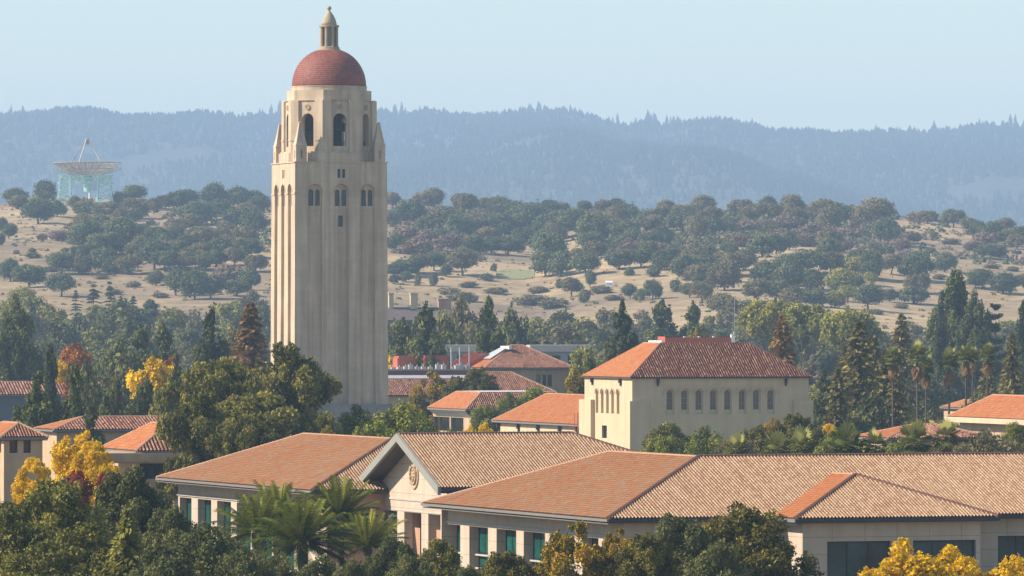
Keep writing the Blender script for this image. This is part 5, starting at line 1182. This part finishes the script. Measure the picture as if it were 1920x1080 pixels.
NAMED = [
 # foreground
 ('nO', 105, 893, 235, 560, 'big olive oak at the left edge, in front of the yellow tree', G1), ('nD', 248, 872, 175, 575, 'dark oak crown standing before the gabled hall\'s far left corner', G1),
 ('nO', 20, 932, 190, 548, 'olive oak in the bottom left corner', G1), ('nO', 165, 975, 190, 538, 'olive oak mass low in front, left of the feathery cedar', G1), ('nC', 238, 958, 165, 530, 'feathery light green cedar rising in front of the dark oaks', G1),
 ('nD', 385, 975, 175, 548, 'very dark oak low in front, left of the date palms', G1), ('nD', 325, 945, 130, 570, 'dark oak under the left windows of the gabled hall', G1), ('nD', 455, 1020, 130, 535, 'lowest dark oak under the date palms', G1),
 ('nO', 90, 1010, 200, 528, 'lowest olive oak at the bottom left', G1), ('nD', 300, 1015, 170, 524, 'dark oak at the bottom beside the cedar', G1),
 ('nD', 735, 1003, 105, 556, 'dark oak under the gabled hall\'s porch', G1), ('nO', 822, 1006, 100, 560, 'olive oak under the first big windows', G1), ('nD', 660, 1045, 110, 540, 'small dark oak below the date palms', G1), ('nD', 770, 1035, 110, 545, 'low dark oak between porch and big windows', G1),
 ('nG', 945, 1034, 120, 552, 'green leafy tree low under the middle windows', G1), ('nD', 880, 1058, 90, 540, 'low oak top left of the green leafy tree', G1), ('nM', 1075, 982, 125, 553, 'golden orange maple in front of the long hall', G1), ('nM', 1158, 990, 62, 556, 'narrow golden maple at the long hall\'s corner', G1),
 ('nD', 1265, 958, 165, 548, 'dark green oak in front of the long hall\'s corner', G1), ('nG', 1395, 948, 215, 555, 'broad olive tree in front of the long hall\'s bay', G1), ('nG', 1210, 1000, 110, 540, 'smaller olive tree left of the dark green oak', G1), ('nD', 1350, 1010, 140, 538, 'low dark oak under the broad olive tree', G1),
 ('nY', 1722, 1002, 225, 548, 'big bright yellow tree at lower right', G1), ('nY', 1895, 1038, 120, 550, 'bright yellow tree in the lower right corner', G1), ('nY', 1645, 1050, 80, 544, 'low yellow tree left of the big yellow one', G1), ('nY', 1810, 1040, 100, 546, 'yellow tree between the two big yellow ones', G1),
 ('nD', 520, 1032, 120, 540, 'dark oak low between the date palm trunks', G1), ('nD', 600, 1040, 120, 545, 'dark oak at the foot of the largest date palm', G1), ('nD', 425, 1000, 90, 580, 'dark oak behind the leftmost date palm', G1), ('nD', 700, 1050, 90, 552, 'dark oak at the foot of the young date palm', G1),
 # behind the front halls, left
 ('nY', 148, 802, 115, 690, 'bright yellow tree between the belvedere and the tiled wing', G3), ('nY', 62, 855, 70, 665, 'small yellow tree at the belvedere\'s foot', G3), ('nR', 140, 882, 75, 640, 'red leaved shrub under the yellow tree', G3), ('nR', 200, 885, 50, 642, 'small red shrub right of the red leaved one', G3), ('nY', 205, 862, 45, 660, 'tiny yellow tree in front of the tiled wing', G3),
 ('E', 405, 672, 205, 880, 'big shaggy gum tree left of the tower base', G3), ('E', 540, 650, 205, 900, 'big shaggy gum tree covering the tower\'s lower left corner', G3), ('E', 470, 735, 220, 850, 'lower gum tree in front of the two big ones', G3), ('E', 378, 742, 165, 815, 'gum tree at the left foot of the gum group, hiding the tiled wing\'s right end', G3), ('E', 455, 778, 150, 790, 'lowest gum tree, just above the gabled hall\'s orange roof', G3), ('nY', 170, 825, 80, 684, 'lower yellow tree merged with the bright yellow one', G3),
 ('nO', 350, 770, 90, 840, 'olive oak left of the gum trees', G3),('nO', 610, 770, 80, 850, 'olive oak right of the gum trees, at the tower foot', G3),
 ('nB', 670, 762, 85, 900, 'bright green shrub in front of the tower base', G3), ('nB', 745, 754, 120, 920, 'big fresh green bush between tower and glazed pavilion', G3), ('nB', 792, 774, 60, 930, 'green bush touching the glazed pavilion', G3), ('nB', 705, 790, 90, 860, 'lower green bush above the gabled hall\'s roof', G3), ('nB', 848, 805, 60, 850, 'small green bush below the glazed pavilion', G3),
 ('nM', 615, 800, 30, 780, 'tiny orange tree above the gabled hall roof', G3),
 ('nY', 900, 788, 75, 900, 'round yellow-orange tree before the cream annex', G3),
 ('nB', 1000, 722, 60, 1208, 'bright green tree at the top of the green row by the annex', G3), ('nB', 955, 738, 60, 1206, 'green tree in the middle of the row by the annex', G3), ('nB', 912, 757, 60, 1204, 'lowest green tree of the row by the annex', G3),
 ('nM', 812, 697, 80, 1275, 'brownish tree in front of the laboratory', G3), ('nG', 897, 689, 64, 1272, 'olive brown tree in front of the low tiled hall', G3), ('nG', 856, 705, 50, 1270, 'small olive tree between the two brownish ones', G3),
 ('Y', 285, 672, 82, 1120, 'vivid yellow tree above the tiled hall\'s roof', G3), ('T', 320, 668, 34, 1180, 'dark red tree peeping right of the vivid yellow tree', G3),
 ('N', 68, 690, 78, 1000, 'pointed light green conifer left of the twin, before the long hall', G2), ('N', 140, 676, 64, 1000, 'pointed light green conifer right of the dark spire', G2), ('C', 95, 638, 36, 1150, 'thin dark spire between the two pointed conifers', G2),
 ('N', 200, 735, 60, 1050, 'dark little conifer at the long hall\'s right end', G2), ('N', 255, 745, 60, 1020, 'dull conifer behind the tiled hall', G2), ('N', 30, 752, 60, 950, 'low conifer at the left edge behind the belvedere', G2), ('N', 170, 755, 60, 960, 'dark conifer behind the tiled hall\'s left end', G2),
 ('N', 330, 655, 46, 1100, 'narrow green conifer beside the gum trees', G2), ('Q', 30, 545, 82, 1500, 'tall broad cypress at the left edge', G2), ('T', 140, 640, 62, 1350, 'rust coloured tree above the pointed conifers', G3), ('Y', 115, 675, 26, 1320, 'small orange-yellow tree below the rust one', G3),
 ('K', 397, 565, 62, 1300, 'dark ragged pine left of the tower', G2), ('B', 470, 566, 100, 1250, 'brown redwood against the tower\'s lit side', G2), ('P', 265, 605, 60, 1450, 'left green pine of the pair above the yellow tree', G2), ('P', 305, 600, 60, 1440, 'right green pine of the pair above the yellow tree', G2), ('D', 225, 650, 100, 1420, 'broad dark tree left of the pine pair', G3),
 ('D', 268, 715, 70, 1060, 'dark leafy tree hiding the vivid yellow tree\'s foot', G3), ('D', 215, 712, 60, 1090, 'dark leafy tree left of the vivid yellow tree, behind the tiled hall', G3), ('G', 305, 722, 60, 1040, 'olive leafy tree between the vivid yellow tree and the gum trees', G3), ('D', 165, 690, 60, 1250, 'dark leafy tree under the rust coloured tree', G3), ('H', 440, 625, 90, 1330, 'grey-green tree between the ragged pine and the brown redwood', G3),
 ('D', 785, 600, 90, 1700, 'dark leafy tree in front of the chimney house', G3), ('D', 735, 605, 70, 1720, 'dark leafy tree by the tower, below the chimney house', G3), ('G', 840, 592, 80, 1740, 'olive leafy tree under the three grouped chimneys', G3),
 # right of the tower
 ('P', 755, 588, 48, 1500, 'smaller pine just right of the tower', G2), ('P', 798, 560, 66, 1490, 'taller dark pine just right of the tower', G2), ('P', 916, 552, 62, 1560, 'tall pine behind the pyramid-like roof', G2), ('K', 1167, 556, 62, 1400, 'dark ragged pine left of the arched hall\'s roof', G2), ('K', 1185, 625, 60, 1350, 'short dark pine under the ragged one', G2),
 ('P', 1240, 556, 66, 1900, 'left green pine behind the arched hall\'s roof', G2), ('P', 1300, 560, 52, 1900, 'right green pine behind the arched hall\'s roof', G2), ('H', 870, 562, 90, 1800, 'hazy grey-green tree left of the tall pine', G3), ('D', 965, 590, 80, 1750, 'dark bluish tree right of the tall pine', G3),
 ('Z', 1085, 690, 50, 1180, 'gold tinged tree left of the arched hall', G3), ('N', 1105, 665, 44, 1200, 'dark conifer against the arched hall\'s left corner', G2),
 ('U', 1445, 570, 105, 1900, 'pale umbrella shaped pine behind the arched hall', G2), ('U', 1510, 578, 100, 1880, 'second umbrella shaped pine, right of the pale one', G2), ('U', 1590, 588, 110, 1800, 'darker umbrella shaped pine above the redwoods', G2), ('B', 1467, 592, 84, 1330, 'rusty brown redwood behind the arched hall\'s roof', G2),
 ('W', 1612, 602, 100, 1180, 'tallest redwood right of the arched hall', G2), ('W', 1660, 660, 80, 1150, 'second redwood right of the arched hall', G2), ('W', 1570, 690, 66, 1140, 'shorter redwood against the arched hall\'s corner', G2), ('W', 1690, 588, 72, 1500, 'brownish redwood behind the leftmost fan palm', G2), ('K', 1545, 688, 50, 1180, 'dark pine in the shade right of the arched hall', G2),
 ('Q', 1790, 496, 92, 1700, 'tallest dark cypress on the right', G2), ('Q', 1828, 540, 60, 1690, 'shorter cypress merged with the tallest one', G2), ('C', 1765, 570, 50, 1680, 'low cypress left of the tallest one', G2), ('A', 1866, 562, 48, 1690, 'tiered araucaria right of the dark cypresses', G2), ('C', 1918, 560, 50, 1650, 'dark cypress cut by the right edge', G2),
 ('W', 1898, 628, 64, 1200, 'olive redwood at the right edge', G2), ('W', 1852, 640, 40, 1290, 'slim redwood left of the olive one', G2),
 ('W', 1637, 628, 80, 1270, 'hazy redwood between the two tall redwoods', G2), ('W', 1585, 652, 76, 1220, 'redwood left of the tallest one', G2), ('W', 1680, 700, 70, 1130, 'low redwood in front of the leftmost tall fan palm', G2), ('D', 1640, 740, 90, 1120, 'dark leafy tree at the foot of the redwoods', G3),
 # in front of the arched hall
 ('nO', 1258, 790, 120, 960, 'dark round oak in front of the arched hall', G3), ('nB', 1320, 803, 85, 930, 'green bush right of the dark round oak', G3), ('nB', 1240, 818, 60, 900, 'low green bush left, under the dark round oak', G3), ('nG', 1420, 800, 90, 980, 'olive tree under the arched windows', G3), ('nM', 1450, 782, 36, 1000, 'slim golden tree before the arched hall', G3), ('nG', 1492, 776, 90, 1000, 'olive tree at the arched hall\'s right corner', G3), ('nY', 1555, 793, 50, 960, 'little orange-yellow tree right of the arched hall', G3), ('nB', 1560, 812, 80, 900, 'green bush beneath the little orange-yellow tree', G3), ('nG', 1525, 800, 70, 930, 'olive bush under the arched hall\'s right corner', G3),
 ('nT', 1850, 808, 150, 880, 'wide greyish brown bush at the right edge', G3), ('nT', 1770, 822, 110, 860, 'greyish brown bush left of the wide one', G3), ('nB', 1690, 825, 90, 870, 'green bush among the short fan palms', G3), ('nB', 1620, 825, 80, 870, 'green bush left among the short fan palms', G3), ('nB', 1905, 790, 50, 900, 'green bush below the orange roofed hall', G3), ('nT', 1380, 815, 70, 900, 'greyish bush left of the first short fan palm', G3),
 ('Y', 742, 661, 30, 1640, 'small yellow tree tucked against the tower', G3), ('Y', 1275, 640, 20, 1700, 'small golden tree tip behind the arched hall\'s parapet', G3), ('Z', 1310, 615, 40, 1700, 'golden-green tree behind the arched hall\'s parapet', G3), ('L', 1100, 650, 70, 1500, 'yellow-green tree left of the ragged pine', G3), ('L', 1030, 662, 70, 1640, 'yellow-green tree behind the pyramid-like roof', G3), ('L', 1700, 748, 34, 1220, 'small yellow-green tree among palm trunks', G3),
]
for t in NAMED: by_top(*t[:6], group=t[6])
# ------------------------------------------------------------------ the wooded valley between campus and hills
def valley_place(x):
    return 'in the valley left of the tower' if x < 510 else 'in the valley right of the tower' if x < 1000 else 'in the valley behind the arched hall' if x < 1500 else 'in the valley above the fan palms' if x < 1760 else 'in the valley at the right edge'
VK = {'G': 'olive leafy tree', 'D': 'dark leafy tree', 'H': 'grey-green leafy tree', 'L': 'yellow-green leafy tree', 'c': 'narrow dark conifer', 'P': 'clumpy green pine', 'Z': 'golden-green tree'}
FILL = """20,560,70,L 60,555,80,L 95,572,60,Z 150,590,90,D 185,575,80,G 230,568,110,D 282,560,60,P 320,575,90,G 360,585,80,H 175,530,46,c 205,528,40,c 250,555,40,c 430,565,80,L 470,545,60,H 495,575,60,D 110,600,100,D 250,610,110,D 180,620,80,G 350,620,80,D 90,640,70,D 420,640,80,D 215,690,70,H 60,650,60,H 130,600,70,G
750,640,70,D 840,600,80,D 930,600,80,D 1010,595,100,G 1060,585,90,D 1040,610,110,H 1105,600,90,G 1140,580,80,H 985,625,80,G 1200,585,70,H 1330,590,80,G 1380,560,70,H 1410,585,80,G 1350,620,70,D 1400,625,60,D 1540,600,90,G 1500,625,80,D 1560,645,70,D 1640,620,80,D 1720,610,80,H 1750,640,70,D 1700,650,60,D 1850,620,70,D 1890,600,60,G 1800,655,70,D 1530,665,50,H 1180,660,60,D 1120,640,60,D 1400,598,60,L 1210,620,70,D 880,640,60,D 1600,660,70,D 1870,690,60,D 1770,720,60,H 1740,730,70,G 1840,735,70,G 1660,740,80,D 1785,735,50,D 1900,720,60,D 1620,745,60,G 1560,740,50,D 1700,720,60,H"""
for tok in FILL.split():
    x, y, w_, k = tok.split(','); x, y, w_ = float(x), float(y), float(w_)
    Ys = np.arange(1330., 2980., 10.); hh = CAMZ+(HY-y)/F*Ys-ground_z((x-960)/F*Ys, Ys)-(2.2 if k == 'c' else 1.05)*w_*1.15/F*Ys
    Y = float(Ys[np.argmin(np.abs(hh))])
    o = by_top(k, x, y, w_, Y, None, group='trees of the wooded valley', name={'c': 'conifer', 'P': 'pine_tree', 'Z': 'autumn_tree'}.get(k, 'broadleaf_tree')); NOTES.append((o, x, VK[k], valley_place(x)))
VG = ['G', 'D', 'H', 'D', 'G', 'L', 'G', 'G', 'H', 'D', 'D', 'H', 'c']
for i in range(120):
    Y = 1420+1280*rng.random()**.8; x = rng.uniform(-30, 1950)
    if 515 < x < 722: continue
    k = VG[int(rng.integers(len(VG)))]; X = (x-960)/F*Y; Z = float(ground_z(X, Y)); h_ = rng.uniform(9, 16)*(1.35 if k == 'c' else 1); 
    if Y > 2350: h_ *= .8
    w_ = h_*rng.uniform(1.0, 1.4)*(.42 if k == 'c' else 1)
    o = plant(k, X, Y, Z-.2, w_, h_, rng.uniform(0, 6), None, 'tree', 'trees of the wooded valley', name='conifer' if k == 'c' else 'broadleaf_tree'); NOTES.append((o, x, VK[k], valley_place(x)))
# ------------------------------------------------------------------ palms
def fan_palm_mesh(rng, H, skirt, nleaf=34, R0=1.6):
    V, T, SV = [], [], []; 
    def fan(c, d, up, L, Wd, tint, dst):
        d = d/np.linalg.norm(d); s = np.cross(d, up); s = s/np.linalg.norm(s); n = np.cross(s, d)
        base = c+d*L*.45; k = 9
        for j in range(k):
            a = (j-(k-1)/2)/(k-1)*2.3; q = d*math.cos(a)+s*math.sin(a); p = np.cross(n, q); tip = base+q*L*.75*(1-.12*abs(a))-np.array([0, 0, .16*L*(abs(a)*.5+.3)]); mid = base+q*L*.42
            w_ = p*Wd; dst[0].extend([base, mid-w_, tip, mid+w_]); dst[1].append(tint+rng.normal()*.08)
        pw = s*.025; dst[0].extend([c-pw, c+pw, base+pw, base-pw]); dst[1].append(.5)
    top = np.array([0, 0, H]); G = ([], []); Dd = ([], [])
    for i in range(nleaf):
        th = i*2.399963; ph = math.acos(1-1.45*(i+.5)/nleaf); d = np.array([math.sin(ph)*math.cos(th), math.sin(ph)*math.sin(th), math.cos(ph)])+rng.normal(size=3)*.08
        fan(top, d, np.array([0, 0, 1.])+.01*rng.normal(size=3), R0*rng.uniform(.85, 1.15), .15, .25+.45*d[2]+.35*rng.random(), G)
    for i in range(skirt):
        th = i*2.399963; d = np.array([.5*math.cos(th), .5*math.sin(th), -1.])+rng.normal(size=3)*.1
        fan(top-np.array([0, 0, .3+.9*rng.random()]), d, np.array([math.cos(th), math.sin(th), .3]), R0*.9, .11, .5, Dd)
    ch = lambda g, m: (np.array(g[0]), np.arange(len(g[0])).reshape(-1, 4), m, np.clip(g[1], 0, 1))
    tr = wood_chunks([([(0, 0, -.5), (.08, .03, H*.5), (0, 0, H)], [.30, .21, .20])], M['bark'], 8)
    return dict(crown=np_mesh('crown', [ch(G, LM['fan'])]), trunk=np_mesh('trunk', tr, True), skirt=np_mesh('dead_fronds', [ch(Dd, M['dead_frond'])]) if skirt else None, H=H+R0*.9, R=R0*.9)
FT = [fan_palm_mesh(np.random.default_rng(50+i), 12, 30) for i in range(2)]; FS = [fan_palm_mesh(np.random.default_rng(60+i), 5.0, 6, 28, 1.85) for i in range(2)]
def put_palm(q, x, yt, Y, label, group, wpx, name='fan_palm'):
    X = (x-960)/F*Y; Zg = float(ground_z(X, Y)) if Y > 1300 else 0.; zt = CAMZ+(HY-yt)/F*Y; o = tag(empty(name, (X, Y, Zg)), label, 'palm', group)
    sx = wpx/F*Y/3.6; hh = zt-Zg; o.rotation_euler.z = rng.uniform(0, 6)
    for k, n in (('crown', 'crown'), ('trunk', 'trunk'), ('skirt', 'dead_fronds')):
        if q.get(k):
            c = bpy.data.objects.new(n, q[k]); col.objects.link(c); c.parent = o
            zf = 1.55 if q.get('skirt') and q['H'] > 10 else 1.35          # tall narrow heads
            if k == 'trunk': c.scale = (sx, sx, (hh-q['R']*sx*zf)/(q['H']-q['R']))
            else: c.scale = (sx, sx, sx*zf); c.location.z = hh-q['H']*sx*zf
    return o
for i, (x, yt, Y, w_, lab) in enumerate([(1674, 650, 1110, 36, 'tall fan palm farthest left, before the brownish redwood'), (1720, 643, 1105, 40, 'tallest looking fan palm with a thick brown skirt'), (1737, 668, 1108, 34, 'shorter tall palm with an orange skirt, beside the thick skirted one'), (1780, 654, 1105, 40, 'tall fan palm under the dark cypresses'), (1811, 648, 1112, 34, 'tall fan palm right under the shorter cypress'), (1824, 652, 1250, 26, 'small faint fan palm behind the one under the cypress'), (1852, 645, 1110, 34, 'tall fan palm farthest right, by the olive redwood')]):
    put_palm(FT[i % 2], x, yt, Y, lab, 'tall fan palms on the right', w_)
for i, (x, yt, Y, w_, lab) in enumerate([(1381, 818, 800, 46, 'short fan palm farthest left, below the arched windows'), (1458, 812, 800, 54, 'short fan palm under the slim golden tree'), (1502, 808, 805, 54, 'short fan palm below the arched hall\'s right corner'), (1588, 797, 800, 68, 'biggest bushy short fan palm'), (1642, 810, 800, 46, 'short fan palm before the orange roof end'), (1716, 792, 800, 64, 'fan palm standing highest above the long roof'), (1774, 793, 800, 46, 'short fan palm farthest right with a bare pale stem')]):
    put_palm(FS[i % 2], x, yt, Y, lab, 'short fan palms behind the long roof', w_)
def date_palm_mesh(rng, H, nf, L, up):
    V, T = [], []
    for i in range(nf):
        th = i*2.399963+rng.normal()*.1; f = i/nf; el = R(86)-f*R(105-up)+rng.normal()*.06; ln = L*rng.uniform(.85, 1.1)*(.8+.2*math.sin(f*3.1)); tint = .85-.75*f+rng.normal()*.12  # upper fronds tinted lighter, lower ones darker: highlights painted into the tint
        d = np.array([math.cos(th)*math.cos(el), math.sin(th)*math.cos(el), math.sin(el)]); hv = np.array([math.cos(th), math.sin(th), 0]); sd_ = np.array([-math.sin(th), math.cos(th), 0]); p = np.array([0, 0, H])+hv*.25; k = 22; st = ln/k
        for j in range(k):
            q = p+d*st; g = (j+1)/k; d = d+np.array([0, 0, -.085*(.5+g)])*st*2.0; d /= np.linalg.norm(d); nrm = np.cross(sd_, d)
            w0 = .045*(1-g)+.01; V.extend([p-sd_*w0, p+sd_*w0, q+sd_*w0, q-sd_*w0]); T.append(tint+.1)
            if j > 1:
                ll = (.30+.62*math.sin(math.pi*(.10+.80*g)))*L/6.0
                for sg in (-1, 1):                       # two rows of stiff leaflets in a shallow V
                    for h_ in (.0, .5):
                        c0_ = p+(q-p)*h_; c1_ = p+(q-p)*(h_+.42); o_ = (sd_*sg*.86+d*.45+nrm*.38+rng.normal(size=3)*.05)*ll; o_ = o_-np.array([0, 0, .12*ll])
                        V.extend([c0_, c1_, c1_+o_*.98+d*.02, c0_+o_*.9+d*.06]); T.append(tint+rng.normal()*.07)
            p = q
    tr = wood_chunks([([(0, 0, -.5), (.1, 0, H*.5), (0, 0, H-.3), (0, 0, H+.4)], [.5, .42, .55, .3])], M['bark'], 10)
    return dict(crown=np_mesh('crown', [(np.array(V), np.arange(len(V)).reshape(-1, 4), LM['palm'], np.clip(T, 0, 1))]), trunk=np_mesh('trunk', tr, True))
for i, (x, yc, Y, L, nf, up, lab) in enumerate([(567, 1020, 575, 5.1, 60, 0, 'largest date palm in the middle of the group, fronds arching wide'), (636, 970, 604, 4.5, 54, 0, 'date palm behind, right of the largest, against the gabled hall'), (482, 998, 588, 4.4, 48, 0, 'small date palm at the left of the group'), (688, 1026, 580, 3.9, 42, 20, 'bright young date palm with upright fronds, at the right of the group'), (520, 978, 608, 4.5, 50, 15, 'date palm with tall upright fronds behind the largest one')]):
    X = (x-960)/F*Y; H = CAMZ+(HY-yc)/F*Y; q = date_palm_mesh(np.random.default_rng(80+i), H, nf, L, up); o = tag(empty('date_palm', (X, Y, 0)), lab, 'palm', 'date palms in front of the gabled hall')
    for k in ('crown', 'trunk'): c = bpy.data.objects.new(k, q[k]); col.objects.link(c); c.parent = o
settle_labels()
# ------------------------------------------------------------------ uncountable growth: understory, chaparral and the mountain forest
def scatter(name, pts, widths, heights, lm, per, size, kind='stuff', seed=1):
    rg = np.random.default_rng(seed); n = len(pts); tot = n*per; i = np.repeat(np.arange(n), per); d = unit(rg, tot); d[:, 2] = np.abs(d[:, 2]); rr = (.5+.5*rg.random(tot))
    P = pts[i]+d*np.stack([widths[i]*.5, widths[i]*.5, heights[i]], 1)*rr[:, None]; nr = norm(d*.6+.5*unit(rg, tot)); t1 = norm(np.cross(nr, unit(rg, tot))); t2 = np.cross(nr, t1); s = (widths[i]*size*(.6+.8*rg.random(tot)))[:, None]
    V = np.stack([P-t1*s*.8, P-t2*s*.5, P+t1*s*.8, P+t2*s*.5], 1).reshape(-1, 3); tb = rg.uniform(.15, .85, n); o = link_mesh(name, np_mesh(name, [(V, np.arange(4*tot).reshape(-1, 4), LM[lm], np.clip(tb[i]+rg.normal(size=tot)*.12, 0, 1))])); return tag(o, kind=kind)
def field(n, x0, x1, y0, y1, seed):
    rg = np.random.default_rng(seed); Y = rg.uniform(y0, y1, n); X = (rg.uniform(x0, x1, n)-960)/F*Y; return np.stack([X, Y, ground_z(X, Y)-.2], 1)
p = field(4200, -700, 2620, 1330, 2720, 3); r1 = np.random.default_rng(5); w_ = r1.uniform(4, 9, len(p)); scatter('understory', p, w_, w_*r1.uniform(.4, .7, len(p)), 'olive', 60, .16, seed=8)
p = field(1700, -700, 2700, 620, 1320, 13); w_ = r1.uniform(2, 5, len(p)); scatter('ground_cover', p, w_, w_*.4, 'olive', 60, .16, seed=18)
p = np.concatenate([field(420, 740, 900, 3250, 3900, 21), field(1100, 1300, 1640, 3300, 4150, 22), field(160, 1560, 1920, 3300, 4100, 23), field(340, 1100, 1320, 3200, 3900, 24), field(420, 900, 1320, 3600, 4250, 25), field(260, 130, 505, 3150, 4000, 26)]); w_ = r1.uniform(4, 11, len(p)); k_ = r1.random(len(p)) < .42; scatter('chaparral', p[k_], w_[k_], w_[k_]*.42, 'scrub', 40, .15, seed=28); scatter('brushwood', p[~k_], w_[~k_], w_[~k_]*.5, 'hilloak', 40, .15, seed=29)
p = field(4600, -500, 2420, 2600, 4350, 31); w_ = r1.uniform(1.2, 3.5, len(p)); scatter('dry_brush', p, w_, w_*.35, 'dusty', 16, .28, seed=38)
p = field(2200, 300, 2200, 5900, 6700, 33); w_ = r1.uniform(10, 20, len(p)); scatter('far_woods', p, w_, w_*.7, 'oak', 26, .22, seed=39)
def mountain_forest():
    rg = np.random.default_rng(77); n1, n2 = 30000, 520
    Y = np.concatenate([rg.uniform(10000, 16930, n1), rg.uniform(16900, 17040, n2)]); px = np.concatenate([rg.uniform(-260, 2180, n1), rg.uniform(-260, 2180, n2)]); X = (px-960)/F*Y; Z = mountain_z(X, Y)
    keep = np.ones(len(Y), bool); clump = np.sin(px/37.)+np.sin(px/91.+1)+.6*np.sin(px/13.)
    sk = np.arange(len(Y)) >= n1; keep[sk] = (clump[sk]+rg.normal(size=sk.sum())*.7 > -.6)
    glade = (np.sin(X/170.+2*np.sin(Y/420.))+np.sin(Y/310.+X/520.)+.7*np.sin(X/61.-Y/140.) > 1.75) & ~sk; keep &= ~glade
    bare = (px > 1440) & (px < 1800) & sk & (rg.random(len(Y)) < .7); keep &= ~bare
    X, Y, Z = X[keep], Y[keep], Z[keep]; sk = sk[keep]; n = len(X); h = np.where(sk, rg.uniform(14, 44, n)*np.clip(.75+.3*clump[keep], .45, 1.25), rg.uniform(11, 23, n)*np.where(Y > 16400, .6, 1)); w = h*np.where(sk, rg.uniform(.35, .6, n), rg.uniform(.5, 1.0, n))
    k = 6; an = np.arange(k)*2*np.pi/k; V, Q, T = [], [], []
    tiers = ((0.0, 1.0, .62), (.34, .70, .86), (.62, .42, 1.02)); off = 0; tint = np.clip(.45+.22*np.sin(X/230.+Y/600.)+.18*np.sin(X/90.-Y/260.+1)+rg.normal(size=n)*.16, 0, 1)
    for z0, r0, z1 in tiers:
        rr = w[:, None]*.5*r0*(1+.25*rg.normal(size=(n, k))); ring = np.stack([X[:, None]+rr*np.cos(an), Y[:, None]+rr*np.sin(an), (Z+h*z0)[:, None]+rg.normal(size=(n, k))*h[:, None]*.03], -1); tip = np.stack([X, Y, Z+h*z1], -1)[:, None]
        V.append(np.concatenate([ring, tip], 1).reshape(-1, 3)); b = (np.arange(n)*(k+1))[:, None]; f = np.stack([b+np.arange(k), b+(np.arange(k)+1) % k, b+k+0*np.arange(k)], -1).reshape(-1, 3)+off; Q.append(f); T.append(np.repeat(tint, k)); off += n*(k+1)
    tag(link_mesh('mountain_forest', np_mesh('mountain_forest', [(np.concatenate(V), np.concatenate(Q), LM['far'], np.concatenate(T))])), kind='stuff')
mountain_forest()
# green lawn patch on the hillside
def lawn(px0, px1, py0, py1):
    V, n, m_ = [], 24, 8; 
    for j in range(m_+1):
        for i in range(n+1):
            u = i/n; v = j/m_; x = px0+(px1-px0)*u; c = cast(x, py0+(py1-py0)*(.5+(v-.5)*(math.sin(math.pi*(.08+.84*u))**.5)))
            V.append((c[0], c[1], c[2]+.25))
    i = (np.arange(m_)[:, None]*(n+1)+np.arange(n)[None]).ravel()
    tag(link_mesh('grass', np_mesh('grass', [(np.array(V), np.stack([i, i+1, i+n+2, i+n+1], 1), mat('watered_grass', (.20, .24, .07), noise=.25, scale=.05, c2=(.30, .26, .12)), None)], True)), kind='structure')
lawn(930, 1002, 506, 526)
# ------------------------------------------------------------------ haze: one box of thin even air round everything
hz = MB(); hz.box(-5600, 5600, -320, 19500, -3, 660)
hm = bpy.data.materials.new('haze_air'); hm.use_nodes = True; N = hm.node_tree.nodes; N.remove(N['Principled BSDF'])
pv = N.new('ShaderNodeVolumePrincipled'); pv.inputs['Color'].default_value = (.53, .75, 1.0, 1); pv.inputs['Density'].default_value = 7.6e-5; pv.inputs['Anisotropy'].default_value = 0.0
hm.node_tree.links.new(pv.outputs[0], N['Material Output'].inputs['Volume'])
tag(hz.build('haze', hm), kind='stuff')
